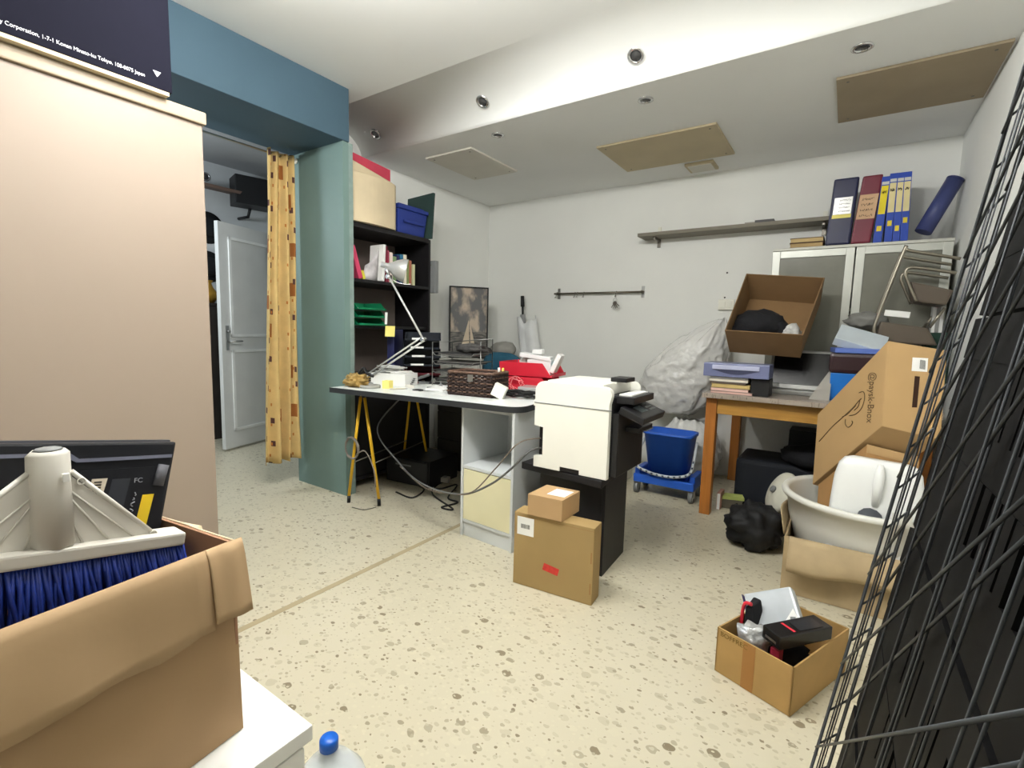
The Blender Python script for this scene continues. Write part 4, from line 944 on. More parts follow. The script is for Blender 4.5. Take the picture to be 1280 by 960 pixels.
# cushion, teal chair back
p = at(610, 446, y=3.96)
b = MB(); b.blob(Matrix.Translation((-2.93, 4.15, .985)), (.15, .10, .085), 3, .15, 2, 5, flat=-.08); tag(b.build('cushion', mat('grey beige cloth', (150,148,142), .9, var=.1)), 'grey beige cushion lying on the low cabinet by the picture', 'cushion')
b = MB(); b.blob(Matrix.Translation((-2.90, 3.78, .963)), (.10, .075, .06), 3, .3, 3, 7, flat=-.06); tag(b.build('dark_bundle', mat('dark grey cloth', (60,58,56), .9, var=.3)), 'dark grey bundle lying before the picture', 'bundle')
p = at(626, 441, y=3.56)
TC = mat('teal cloth', (34,84,106), .8, var=.08)
t = thing('office_chair', 'teal office chair tucked behind the desk', 'chair', (p.x, 3.75, 0))
cx = p.x
g = [[(cx-.21*math.copysign(abs(math.cos(a))**.6, math.cos(a))*r_, 3.56+.03*r_*r_, p.z-.20+.2*math.copysign(abs(math.sin(a))**.6, math.sin(a))*r_) for a in [2*PI*k/24 for k in range(25)]] for r_ in (.02, .4, .8, 1)]
b = MB(); b.sheet(g, .04); b.build('backrest', TC, t)
b = MB(); b.box(cx-.22, cx+.22, 3.62, 3.96, .46, .53); b.build('seat', TC, t, .03, )
b = MB(); b.tube(curve([(cx, 3.605, p.z-.25), (cx, 3.61, .55), (cx, 3.66, .452), (cx, 3.78, .452)]), .018); b.build('back_bar', BLACK, t)
b = MB(); b.cyl((cx, 3.79, .09), (cx, 3.79, .4595), .028); b.build('gas_column', BLACK, t)
for k in range(5):
    a = k*2*PI/5+.3; e_ = Vector((cx+.19*math.cos(a), 3.79+.19*math.sin(a), .075)); b = MB(); b.tube([(cx+.03*math.cos(a), 3.79+.03*math.sin(a), .095), e_], [.022, .016], 6); lg = b.build('leg', BLACK, t)
    b = MB(); b.cyl(e_+Vector((-.012, 0, -.047)), e_+Vector((.012, 0, -.047)), .027); b.build('caster', BLACK, lg)
p0 = Vector((-2.80, 3.06, 0))
t = thing('added_dark_cabinet', 'dark grey cabinet added to darken the area behind the desk', 'cabinet', (-2.4, 3.3, 0))  # invented cabinet, put in so the wall behind the desk looks dark
FG = mat('dark grey steel', (62,60,56), .5, .2)
b = MB(); b.box(-2.83, -1.92, 3.07, 3.48, .002, .74); b.build('carcass', FG, t, .003)
for z in (.03, .265, .50):
    b = MB(); b.box(-2.82, -1.93, 3.052, 3.0695, z, z+.225); dr = b.build('drawer', FG, t, .003)
    b = MB(); b.box(-2.46, -2.29, 3.042, 3.0515, z+.16, z+.175); b.build('handle', DMETAL, dr, .002)
# rail with hooks
r0 = at(693, 367, y=4.36); r1 = at(805, 365, y=4.36); r1.z = r0.z = (r0.z+r1.z)/2
t = thing('hook_rail', 'dark metal hook rail screwed to the back wall', 'rail', lerp(r0, r1, .5))
b = MB(); b.tube([r0, r1], .009); b.build('rail', mat('rail metal', (110,104,92), .35, .9), t)
for x in (r0.x+.035, r1.x-.02):
    b = MB(); b.box(x-.016, x+.016, 4.394, 4.3995, r0.z-.05, r0.z+.055); b.build('wall_plate', METAL, t, .002)
    b = MB(); b.cyl((x, 4.3935, r0.z), (x, 4.355, r0.z), .014); b.build('end_cap', DMETAL, t)
def hook(px, l):
    x = at(px, 366, y=4.36).x
    pts = [(x, 4.36+.011*math.cos(a), r0.z+.011*math.sin(a)) for a in np.linspace(-.6, PI, 8)]+[(x, 4.348, r0.z-.03)]+[(x, 4.336-.012*math.cos(a)*1, r0.z-.045-.012*math.sin(a)) for a in np.linspace(PI, 2*PI, 8)][::1]
    b = MB(); b.tube(pts, .0028, 6); return tag(b.build('hook', DMETAL), l, 'hook', 'S hooks on the rail')
hook(696, 'S hook at the very left end of the rail'); hook(719, 'left one of two neighbouring S hooks on the rail'); hook(722, 'right one of two neighbouring S hooks on the rail'); hook(730, 'single empty S hook right of the pair on the rail'); hook(770.5, 'S hook on the rail that holds the keys')
kx = at(770.5, 366, y=4.36).x; kz = at(770, 384, y=4.35).z
t = thing('key_bunch', 'bunch of keys hanging from the rail', 'keys', (kx, 4.34, kz-.05))
b = MB(); b.tube([(kx+.018*math.cos(a), 4.338, r0.z-.072+.018*math.sin(a)) for a in np.linspace(0, 2*PI, 14)[:-1]], .0022, 6, True); b.build('ring', METAL, t)
for k, a in enumerate((-.55, -.2, .15, .5, .9)):
    d_ = Vector((math.sin(a), 0, -math.cos(a))); o_ = Vector((kx, 4.337-.0035*k, r0.z-.088)); s_ = Vector((d_.z, 0, -d_.x))
    b = MB(); b.slab([o_+s_*.011, o_+d_*.024+s_*.012, o_+d_*.026+s_*.004, o_+d_*.062+s_*.004, o_+d_*.062-s_*.004, o_+d_*.026-s_*.004, o_+d_*.024-s_*.012, o_-s_*.011], (0, -.0025, 0)); b.build('key', DMETAL, t)
# wall shelf
w0 = at(797, 291, y=4.2); w1 = at(1034, 271, y=4.2); wz = (w0.z+w1.z)/2
t = thing('wall_shelf', 'long grey shelf board on the back wall', 'shelf', ((w0.x+w1.x)/2, 4.3, wz))
b = MB(); b.box(w0.x, w1.x+.05, 4.2, 4.399, wz-.028, wz); b.build('board', mat('grey shelf', (128,122,108), .6, var=.06), t, .002)
for x in (w0.x+.13, w1.x-.02):
    b = MB(); b.box(x-.014, x+.014, 4.385, 4.399, wz-.10, wz-.0285); b.box(x-.010, x+.010, 4.25, 4.3845, wz-.05, wz-.0285); b.build('bracket', DMETAL, t, .002)
    b = MB(); b.box(x-.014, x+.014, 4.385, 4.399, wz+.0005, wz+.075); b.build('wall_stop', WHITEP, t, .002)
for px, w, h, c, l in ((938, .07, .012, (150,146,138), 'flat grey case lying on the wall shelf'), (956, .13, .022, (70,68,68), 'dark flat box lying on the wall shelf')):
    p = at(px, 273, y=4.24); b = MB(); b.box(p.x-w/2, p.x+w/2, 4.22, 4.33, wz+.0008, wz+h); tag(b.build('flat_case', mat('case '+l[:9], c, .5), bev=.002), l, 'case')
# switch
p = at(908, 381, y=4.4)
t = thing('light_switch', 'white double light switch on the back wall', 'light switch', (p.x, 4.39, p.z))
b = MB(); b.box(p.x-.06, p.x+.06, 4.375, 4.3995, p.z-.043, p.z+.043); b.build('plate', WHITEP, t, .003)
for s in (-.024, .024):
    b = MB(); b.box(p.x+s-.02, p.x+s+.02, 4.369, 4.3745, p.z-.025, p.z+.025); b.build('rocker', WHITEP, t, .001)
for px, py, l in ((909, 341, 'small dark screw hole in the wall above the switch'), (906, 372, 'small dark plug just over the switch')):
    p = at(px, py, y=4.4); b = MB(); b.cyl((p.x, 4.3995, p.z), (p.x, 4.396, p.z), .007, seg=10); tag(b.build('wall_plug', INK), l, 'wall plug')
# ================================================================ GLASS CABINET ON THE BACK WALL
CABM = mat('cabinet white', (206,206,196), .5, var=.02); ALU = mat('aluminium frame', (196,198,190), .4, .35, var=.03)
FROST = clear_mat('frosted glass', (146,146,134), .30, .22)
cx0, cx1, cy0, cz0, cz1 = -.493, .493, 4.03, .885, 1.812
t = thing('glass_cabinet', 'white wall cabinet with two frosted glass doors above the stone table', 'cabinet', (0, 4.2, cz0))
for n_, a in (('side_panel', (cx0, cx0+.018, cy0+.022, 4.395, cz0, cz1)), ('side_panel', (cx1-.018, cx1, cy0+.022, 4.395, cz0, cz1)), ('top_panel', (cx0+.0185, cx1-.0185, cy0+.022, 4.395, cz1-.02, cz1)), ('bottom_panel', (cx0+.0185, cx1-.0185, cy0+.022, 4.395, cz0, cz0+.02)), ('back_panel', (cx0+.0185, cx1-.0185, 4.385, 4.395, cz0+.0205, cz1-.0205)), ('shelf_board', (cx0+.0185, cx1-.0185, cy0+.04, 4.3845, 1.372, 1.392))):
    b = MB(); b.box(*a); b.build(n_, CABM, t, .001)
for x0, x1 in ((cx0+.003, -.004), (.004, cx1-.003)):
    z0, z1 = cz0+.003, cz1-.022; w = .048
    b = MB()
    for a in ((x0, x0+w, z0, z1), (x1-w, x1, z0, z1), (x0+w+.0003, x1-w-.0003, z0, z0+w), (x0+w+.0003, x1-w-.0003, z1-w, z1)): b.box(a[0], a[1], cy0, cy0+.02, a[2], a[3])
    dr = b.build('door_frame', ALU, t, .002)
    b = MB(); b.box(x0+w, x1-w, cy0+.008, cy0+.012, z0+w, z1-w); b.build('glass_pane', FROST, dr)
    kx_ = x1-.024 if x0 < -.1 else x0+.024
    b = MB(); b.cyl((kx_, cy0, 1.03), (kx_, cy0-.014, 1.03), .006, seg=12); b.build('knob', METAL, dr)
b = MB(); b.box(cx0+.001, cx1-.001, cy0+.003, cy0+.0215, cz1-.0185, cz1-.0005); b.build('top_trim', CABM, t, .001)
for x, w, h, c, l in ((-.42, .36, .36, (44,46,44), 'dark stack seen dimly behind the left glass door'), (.05, .38, .30, (52,52,48), 'dark stack seen dimly behind the right glass door')):
    t2 = thing('file_stack', l, 'files', (x+w/2, 4.24, cz0+.021), group='dark stacks inside the glass cabinet')
    for k in range(5):
        b = MB(); b.box(x+.01*(k % 2), x+w-.012*(k % 3), 4.1, 4.36, cz0+.021+h*k/5, cz0+.0208+h*(k+1)/5-.001); b.build('file', mat('dark file %d' % (c[0]), c, .7, var=.3), t2)
b = MB(); b.box(-.3, .0, 4.12, 4.35, 1.393, 1.50); tag(b.build('carton', mat('grey carton', (128,124,112), .8)), 'pale carton behind the upper left glass pane', 'box')
CT = cz1+.001
# binders on the cabinet
def binder(bl, br, tl, yf, depth, m, label, name='ring_binder', group='binders on the glass cabinet'):
    BLp, BRp, TLp = at(*bl, y=yf), at(*br, y=yf), at(*tl, y=yf); BLp.z = BRp.z = CT
    w = (BRp-BLp); h = TLp-BLp
    t = thing(name, label, 'binder', lerp(BLp, BRp, .5)+Vector((0, depth/2, 0)), group=group)
    return t, BLp, w, h, Vector((0, depth, 0))
def scribble(o, ex, ey, W, H, rows, parent, m=INK, name='handwriting'):
    """a few short pen strokes in rows"""
    b = MB()
    for r in range(rows):
        y = H*(1-(r+.6)/rows); x = W*.1
        while x < W*.85:
            l = random.uniform(.04, .10)*W; p = []
            for k in range(4): p.append(o+ex*(x+l*k/3)+ey*(y+random.uniform(-.25, .25)*H/rows))
            b.tube(p, .0011, 4); x += l+W*.04
    return b.build(name, m, parent)
FY = 4.035
t, o, w, h, d = binder((1031, 306), (1062, 304), (1043, 224), FY, .19, NAVY, 'thick dark blue box binder with silver handwritten label on the glass cabinet')
b = MB(); b.para(o, w, d, h); b.build('case', mat('navy leatherette', (26,30,66), .35, var=.12), t, .012)
ey_ = h.normalized(); ex_ = w.normalized(); nv = Vector((0, -1, 0))
b = MB(); b.para(o+w*.14+h*.46+nv*.0012, w*.72, nv*.0008, h*.25); b.build('label', mat('silver label', (206,206,204), .25, .5, var=.1), t)
b = MB(); b.para(o+w*.12+h*.40+nv*.0012, w*.76, nv*.0008, h*.055); b.build('label', PAPYEL, t)
scribble(o+w*.3+h*.48+nv*.0025, ex_, ey_, w.length*.55, h.length*.22, 4, t)
t, o, w, h, d = binder((1063, 303), (1088, 301), (1079, 220), FY, .17, None, 'maroon binder with beige handwritten label beside the dark blue box binder')
b = MB(); b.para(o, w, d, h); b.build('case', mat('maroon leatherette', (112,34,52), .4, var=.1), t, .012)
b = MB(); b.para(o+w*.04+h*.36+nv*.0012, w*.92, nv*.0008, h*.36); b.build('label', mat('beige label', (206,170,134), .7), t)
scribble(o+w*.1+h*.38+nv*.0025, w.normalized(), h.normalized(), w.length*.75, h.length*.32, 4, t)
BB_ = mat('bright blue binder', (24,66,170), .4, var=.05)
for k, (bl, br, tl, dz, yc, l) in enumerate((((1091, 302), (1102, 301.5), (1103, 221), 0, (234,214,40), 'thin blue binder with bright yellow label beside the maroon one'), ((1105, 301.5), (1115, 301), (1113, 217), 1, (228,214,160), 'first of three matching blue binders with cream labels'), ((1115.4, 301), (1124.6, 300.5), (1122.4, 216), 1, (228,214,160), 'middle of three matching blue binders with cream labels'), ((1125, 300.5), (1135, 300), (1130.6, 215), 1, (228,214,160), 'last of three matching blue binders with cream labels'))):
    t, o, w, h, d = binder(bl, br, tl, FY, .20, None, l)
    if k: h = Vector((0.02, 0, h.z)) if False else h
    b = MB(); b.para(o, w*.97, d, h); b.build('case', BB_, t, .002)
    b = MB(); b.para(o+w*.08+h*.43+nv*.0008, w*.8, nv*.0006, h*.43); b.build('label', mat('label %d' % yc[2], yc, .6), t)
    b = MB(); b.para(o+w*.08+h*.875+nv*.0008, w*.8, nv*.0006, h*.045); b.build('label_band', mat('pale band', (206,208,200), .6), t)
    scribble(o+w*.14+h*.72+nv*.002, w.normalized(), h.normalized(), w.length*.65, h.length*.1, 1, t)
    b = MB(); zz_ = (.17, .23, .15, .26)[k]; b.para(o+w*.2+h*zz_+nv*.0008, w*.55, nv*.0006, h*.08); b.build('sticker', mat('yellow sticker', (230,206,60), .6), t)
# leaning blue roll
p0 = at(1153, 297, y=4.10); p1 = at(1201, 219, y=4.16)
dv = (p1-p0).normalized(); p0.z = CT+.055
b = MB(); b.tube([p0, p0+dv*.34], .046, 20); t = thing('cardboard_tube', 'grey blue tube leaning against the right wall on the cabinet', 'tube', p0); b.build('tube', mat('grey blue tube', (64,72,120), .45, var=.08), t)
b = MB(); b.tube([p0+dv*.3405, p0+dv*.35], .047, 20); b.build('end_cap', mat('blue cap', (48,54,104), .4), t)
# two flat books left of the binders
for k, (c, l) in enumerate((((176,150,104), 'lower of two tan books lying left of the binders'), ((190,166,118), 'upper of two tan books lying left of the binders'))):
    a0 = at(987, 306, y=4.05); z0 = CT+.034*k; t = thing('book', l, 'book', (a0.x+.1, 4.15, z0), group='tan books on the glass cabinet')
    cm = mat('tan cover %d' % k, (96,70,44), .6)
    b = MB(); b.box(a0.x, a0.x+.205, 4.05, 4.25, z0, z0+.003); b.box(a0.x, a0.x+.205, 4.05, 4.25, z0+.029, z0+.032); b.box(a0.x, a0.x+.205, 4.2465, 4.25, z0+.0032, z0+.0288); b.build('cover', cm, t)
    b = MB(); b.box(a0.x+.004, a0.x+.2, 4.055, 4.245, z0+.0035, z0+.0285); b.build('pages', mat('aged paper %d' % k, c, .8), t)
# ================================================================ STONE TABLE
WOOD = mat('orange brown wood', (166,104,42), .45, var=.16, scale=5, stretch=(8, 8, .6)); WOODL = mat('honey wood', (176,130,58), .5, var=.14, scale=5, stretch=(.6, 8, 8))
TT = .815; tx0, tx1, ty0, ty1 = -.745, .44, 3.29, 4.38
t = thing('work_table', 'wooden table with speckled stone top by the back wall', 'table', ((tx0+tx1)/2, 3.8, 0))
b = MB(); b.box(tx0, tx1, ty0, ty1, TT-.03, TT); b.build('stone_top', GRAN, t, .003)
for x in (tx0+.018, tx1-.085):
    for y in (ty0+.05, ty1-.09):
        b = MB(); b.box(x, x+.066, y, y+.066, 0, TT-.0305); b.build('leg', WOOD, t, .004)
b = MB(); b.box(tx0+.0845, tx1-.0855, ty0+.062, ty0+.084, TT-.135, TT-.0305); b.build('apron', WOODL, t, .002)
b = MB(); b.box(tx0+.04, tx0+.062, ty0+.1165, ty1-.0905, TT-.125, TT-.0305); b.build('apron', WOODL, t, .002)
# things on the table
def onT(px, py, z=None): return at(px, py, z=TT if z is None else z)
bk = [((888, 488), (941, 490), .016, (214,180,168), 'pale pink book at the very bottom of the pile'), ((888, 481), (936, 483), .020, (226,190,178), 'thicker pink book second from the bottom of the pile'), ((889, 474), (938, 476), .026, (196,172,112), 'tan book with a blue mark in the middle of the pile'), ((888, 467), (934, 468), .012, (110,96,86), 'thin brown booklet above the tan book'), ((887, 464), (936, 466), .018, (226,220,204), 'cream book second from the top of the pile'), ((888, 460), (936, 462), .012, (222,222,224), 'thin white book right under the blue grey case')]
z = TT+.001; y0 = 3.325
for k, (a_, b_, hgt, c, l) in enumerate(bk):
    x0 = at(a_[0], a_[1], y=y0).x; x1 = at(b_[0], b_[1], y=y0).x
    t = thing('book', l, 'book', ((x0+x1)/2, y0+.09, z), group='pile of books on the stone table')
    cm = mat('book cloth %d' % k, tuple(int(v*.8) for v in c), .6)
    M = Matrix.Translation(((x0+x1)/2, y0+.085, z)) @ Matrix.Rotation(.02*((k % 3)-1), 4, 'Z'); w = x1-x0
    b = MB(); b.obox(M @ Matrix.Translation((0, 0, .0012)), (w, .17, .0022)); b.obox(M @ Matrix.Translation((0, 0, hgt-.0012)), (w, .17, .0022)); b.obox(M @ Matrix.Translation((0, .0835, hgt/2)), (w, .003, hgt-.005)); b.build('cover', cm, t)
    b = MB(); b.obox(M @ Matrix.Translation((0, 0, hgt/2)), (w-.006, .163, hgt-.0055)); b.build('pages', mat('page edge %d' % k, c, .85), t)
    z += hgt+.0006
ztop = z
b = MB(); x0 = at(936, 480, y=3.34).x; b.box(x0+.012, x0+.115, 3.34, 3.50, TT+.001, ztop-.002); tag(b.build('black_box', BLACK, bev=.003), 'small black box standing beside the pile of books', 'box')
t = thing('drive_case', 'blue grey plastic case with a grip recess on the pile of books', 'case', (-.59, 3.42, ztop))
xa = at(880, 447, y=3.30).x; xb = at(963, 450, y=3.30).x; hz = .088
PUR = mat('blue grey plastic', (110,116,150), .35, var=.04)
b = MB(); b.box(xa, xb, 3.305, 3.50, ztop+.001, ztop+hz); b.build('shell', PUR, t, .006)
b = MB(); b.box(xa+.055, xb-.055, 3.296, 3.3045, ztop+hz*.55, ztop+hz*.86); b.build('grip_bar', mat('pale lilac plastic', (176,180,206), .3), t, .003)
gp = [(xa+.055+(xb-xa-.11)*k/12, ztop+hz*.54-.028*math.sin(PI*k/12)) for k in range(13)]
b = MB(); b.slab([(x, 3.3045, zz) for x, zz in gp], (0, -.003, 0)); b.build('grip_recess', mat('dark blue grey', (56,60,86), .5), t)
# monitor lying behind, holding the open box
t = thing('monitor', 'silver edged monitor with a dark screen under the open carton', 'monitor', (-.2, 3.8, TT))
m0 = at(958, 480, y=3.62); m1 = at(1036, 484, y=3.62)
SIL = mat('silver plastic', (150,150,146), .4, .3)
b = MB(); b.box(m0.x-.02, -.05, 3.60, 3.95, TT+.001, TT+.03); b.build('base', SIL, t, .004)
lean = Vector((0, .10, .25))
b = MB(); b.para((m0.x, 3.70, TT+.032), (m1.x-m0.x+.13, 0, 0), (0, .035, 0), lean); b.build('bezel', SIL, t, .004)
b = MB(); b.para(Vector((m0.x+.02, 3.6985, TT+.032))+lean*.12, (m1.x-m0.x+.09, 0, 0), (0, -.003, 0), lean*.82); b.build('screen', mat('dark screen', (14,14,16), .2), t)
wq = [at(1011, 490, y=3.42), at(1037, 494, y=3.42), at(1041, 458, y=3.5)]
b = MB(); wq[0].z = wq[1].z = TT+.001; b.slab(wq, (0, .02, 0)); tag(b.build('grey_wedge', mat('grey wedge card', (150,146,138), .6)), 'grey triangular card standing before the monitor', 'card')
p = at(988, 486, z=TT); b = MB(); b.cbox((p.x, p.y+.02, TT+.002), (.09, .05, .002), .1); tag(b.build('paper_strip', PAPER), 'white slip of paper lying on the stone table', 'paper')
# open carton, tipped towards the room
ryf, ryb = 3.40, 3.76
R0_, R1_, R2_, R3_ = at(906, 413, y=ryf), at(1004, 419, y=ryf), at(1031, 347, y=ryb), at(933, 342, y=ryb)
t = thing('open_carton', 'open brown carton tipped forward on the stone table with dark things inside', 'box', lerp(R0_, R2_, .5)-Vector((0, 0, .2)))
n_ = (R1_-R0_).cross(R3_-R0_).normalized(); dep = -n_*.225
rim = [R0_, R1_, R2_, R3_]; bot = [lerp(p, (R0_+R2_)/2, .05)+dep for p in rim]
ctr = (R0_+R1_+R2_+R3_)/4
for i in range(4):
    a, c = rim[i], rim[(i+1) % 4]; e0, e1 = bot[i], bot[(i+1) % 4]
    inn = (ctr+dep*.5-(a+c+e0+e1)/4).normalized()*.006
    b = MB(); b.slab([e0, e1, c, a], inn); b.build('side_wall', mat('brown carton', (128,100,66), .85, var=.07), t)
b = MB(); b.slab(bot, -dep.normalized()*.006); b.build('bottom', mat('brown carton', (158,118,70)), t)
fm = lerp(R0_, R1_, .47)-n_*.05; b = MB(); 
# contents
inM = lambda u, v, w: lerp(lerp(bot[0], bot[1], u), lerp(bot[3], bot[2], u), v)+n_*w
b = MB(); b.blob(Matrix.Translation(inM(.33, .3, .10)) @ Matrix.Rotation(.6, 4, 'X'), (.165, .11, .11), 3, .25, 2.2, 21); tag(b.build('cloth_heap', BLACKC), 'heap of dark cloth inside the tipped open carton', 'cloth')
b = MB(); b.blob(Matrix.Translation(inM(.64, .26, .09)), (.06, .06, .08), 2, .5, 3, 23); tag(b.build('dark_wrap', BLACKC), 'dark crumpled bag next to the cloth in the open carton', 'bag')
b = MB(); b.blob(Matrix.Translation(inM(.80, .2, .085)), (.06, .05, .065), 3, .6, 3.4, 25); tag(b.build('paper_scraps', mat('white grey scraps', (190,190,186), .6, var=.4, scale=25)), 'white crumpled scraps in the corner of the open carton', 'paper')
# right heap: blue box, maroon box, folders
yb = 3.46
def stackbox(p0, p1, z0, z1, y, d, m, name, label, cat, rz=0, bev=.004):
    a = at(*p0, y=y); c = at(*p1, y=y); b = MB(); w = c.x-a.x
    b.obox(Matrix.Translation(((a.x+c.x)/2, y+d/2, (z0+z1)/2)) @ Matrix.Rotation(rz, 4, 'Z'), (w, d, z1-z0)); return tag(b.build(name, m, bev=bev), label, cat)
zA = at(1040, 466, y=yb).z; zB = at(1040, 441, y=yb).z
stackbox((1037, 480), (1120, 480), TT+.001, zA, yb, .3, mat('bright blue plastic', (22,104,184), .35), 'blue_box', 'bright blue box on the stone table under the maroon case', 'box')
b = MB(); 
t = stackbox((1036, 455), (1118, 455), zA+.001, zB, yb-.005, .3, mat('dark maroon plastic', (50,30,34), .35), 'maroon_case', 'dark maroon case lying between blue box and blue folder', 'case', bev=.02)
stackbox((1040, 437), (1110, 437), zB+.001, zB+.03, yb, .26, mat('periwinkle card', (92,116,190), .5), 'folder', 'periwinkle blue folder on the dark maroon case', 'folder', .12)
a = at(1043, 430, y=yb); 
b = MB(); b.obox(Matrix.Translation((a.x+.125, yb+.13, zB+.075)) @ Matrix.Rotation(.30, 4, 'Y') @ Matrix.Rotation(.55, 4, 'X'), (.25, .17, .05)); tag(b.build('white_box', mat('pale blue white card', (196,206,212), .5), bev=.003), 'pale blue white flat box lying slanted on top of the blue folder', 'box')
# tubular chair tipped on the table
t = thing('folding_chair', 'metal tube chair with brown pads tipped up before the glass cabinet', 'chair', (.3, 3.7, TT+.25))
TB = mat('chair tube', (150,144,130), .3, .85, var=.08); PAD = mat('brown grey vinyl', (92,82,70), .5, var=.08)
for yy, dx in ((3.66, 0), (3.93, .0)):
    P_ = lambda px, py: at(px, py, y=3.75)+Vector((dx, yy-3.75, 0))
    b = MB(); b.tube(curve([P_(1092, 418), P_(1095, 400), P_(1128, 317), P_(1131, 314.5), P_(1140, 317), P_(1197, 326)], 6), .009, 8); b.build('frame_tube', TB, t)
    b = MB(); b.tube(curve([P_(1192, 343.5), P_(1145, 337), P_(1133, 338), P_(1130, 344), P_(1132, 352), P_(1143, 378)], 6), .009, 8); b.build('frame_tube', TB, t)
    b = MB(); b.tube([P_(1178, 386), P_(1159, 410)], .008, 8); b.build('strut', TB, t)
P_ = lambda px, py: at(px, py, y=3.75)
b = MB(); b.slab([Vector((p.x, 3.68, p.z)) for p in (P_(1137, 353), P_(1190, 364), P_(1180, 383), P_(1142, 378))], (0, .23, 0)); b.build('seat_pad', PAD, t, .012)
b = MB(); b.slab([Vector((p.x, 3.68, p.z)) for p in (P_(1100, 402), P_(1158, 410), P_(1170, 432), P_(1093, 428))], (0, .23, 0)); b.build('back_pad', PAD, t, .012)
q = P_(1120, 393); b = MB(); b.cbox((q.x, 3.672, q.z), (.12, .002, .035), 0, 0, .12); tag(b.build('paper_note', PAPER), 'white slip stuck before the tipped chair', 'paper')
b = MB(); c = P_(1084, 400); b.blob(Matrix.Translation((c.x, 3.88, c.z)), (.11, .07, .055), 3, .35, 3, 31); tag(b.build('film_bag', clear_mat('grey film', (150,150,146), .3, .3, .3, 16)), 'crumpled grey plastic film beside the tipped chair', 'plastic film')
for k in range(3):
    q = P_(1172+5*k, 398); b = MB(); b.cbox((q.x, 3.94, q.z), (.016, .09, .16)); tag(b.build('binder_slim', PAPER if k != 1 else mat('grey spine', (150,150,146), .6)), ('leftmost', 'middle', 'rightmost')[k]+' of three slim white files behind the tipped chair', 'file', 'slim files behind the chair')
q = P_(1178, 420); b = MB(); b.box(q.x-.06, q.x+.06, 3.90, 4.02, TT+.02, P_(1178, 411).z-.02+.0); tag(b.build('green_box', mat('dark green card', (26,62,48), .6), bev=.003), 'dark green box beneath the slim white files', 'box')
# ================================================================ BUCKET, BAG, BIN
t = thing('mop_bucket', 'blue mop bucket on a wheeled base with pale carrying handle', 'bucket', (-1.02, 3.66, 0))
f0, f1 = at(795, 607, z=.10), at(866, 622, z=.10)
bx0, bx1, by0, by1 = -1.235, -.80, 3.47, 3.74
b = MB()
b.box(bx0, bx1, by0, by0+.03, .09, .15); b.box(bx0, bx1, by1-.03, by1, .09, .15); b.box(bx0, bx0+.04, by0+.0305, by1-.0305, .09, .19); b.box(bx1-.04, bx1, by0+.0305, by1-.0305, .09, .19); b.box(bx0+.0405, bx1-.0405, by0+.0305, by1-.0305, .09, .105)
b.build('base_tray', BLUE, t, .008)
RB = 8
def rring(x0, x1, y0, y1, z, r=.05):
    out = []
    for cxx, cyy, a0 in ((x1-r, y0+r, -PI/2), (x1-r, y1-r, 0), (x0+r, y1-r, PI/2), (x0+r, y0+r, PI)):
        for k in range(RB): a = a0+PI/2*k/(RB-1); out.append(Vector((cxx+r*math.cos(a), cyy+r*math.sin(a), z)))
    return out
rings = [rring(-1.145, -.885, 3.525, 3.70, .11), rring(-1.19, -.845, 3.485, 3.725, .455, .06), rring(-1.20, -.835, 3.475, 3.735, .457, .065), rring(-1.20, -.835, 3.475, 3.735, .475, .065), rring(-1.185, -.85, 3.49, 3.72, .475, .06), rring(-1.135, -.895, 3.535, 3.69, .13)]
n = len(rings[0]); b = MB(); vs = [p for q in rings for p in q]
fs = [[i*n+k, i*n+(k+1) % n, (i+1)*n+(k+1) % n, (i+1)*n+k] for i in range(len(rings)-1) for k in range(n)]
fs += [list(range(n))[::-1], [(len(rings)-1)*n+k for k in range(n)]]
b._add(vs, fs, True); b.build('pail', BLUE, t)
b = MB(); hp = curve([(-1.205, 3.60, .40), (-1.225, 3.52, .30), (-1.215, 3.47, .215), (-1.12, 3.45, .185), (-1.02, 3.445, .175), (-.92, 3.45, .182), (-.835, 3.47, .215), (-.82, 3.52, .30), (-.826, 3.60, .42)], 5)
b.tube(hp, .010, 8); b.build('handle', mat('pale grey plastic', (190,196,200), .5), t)
b = MB()
for k in range(6, len(hp)-6, 2): b.tube([lerp(hp[k], hp[k+1], .2)+Vector((0, -.006, .001)), lerp(hp[k], hp[k+1], .9)+Vector((0, -.006, .001))], .0062, 6)
b.build('handle_slots', mat('dark slot', (40,52,80), .6), t)
for x in (bx0+.02, bx1-.02):
    for y in (by0+.035, by1-.035):
        b = MB(); b.cyl((x-.014, y, .042), (x+.014, y, .042), .042); b.build('wheel', GREYP, t)
        b = MB(); b.box(x-.022, x+.022, y-.02, y+.02, .0845, .0895+.0); b.box(x-.022, x-.016, y-.016, y+.016, .04, .0843); b.box(x+.016, x+.022, y-.016, y+.016, .04, .0843); b.build('wheel_fork', METAL, t)
# bubble wrap bag
BUB = clear_mat('bubble wrap', (244,244,240), .22, .14, 1.0, 15, False, var=.05)
from mathutils import noise as _nz
def bagmesh(cfun, rfun, zmin, zmax, nz=64, na=110, seed=0, amp=.06):
    g = []
    for i in range(nz+1):
        v = i/nz; z = zmin+(zmax-zmin)*v; c = cfun(v); rx, ry = rfun(v); row = []
        for k in range(na+1):
            a = 2*PI*k/na; d = Vector((math.cos(a)*2.2, math.sin(a)*2.2, v*5+seed))
            q = 1+amp*1.7*_nz.noise(d)+amp*1.1*_nz.noise(d*2.3)+amp*1.0*abs(_nz.noise(d*3.3))+amp*.28*abs(_nz.noise(d*8))
            row.append(Vector((c[0]+rx*q*math.cos(a), min(4.39, c[1]+ry*q*math.sin(a)), z+.03*_nz.noise(d*1.4)*(0 if i == 0 else 1))))
        g.append(row)
    return g
def rf(v):
    s = max(.02, math.sin(PI*min(1, max(0, (v*.93+.07)))))**.55
    return (.30*s*(1.25-.55*v), .20*s)
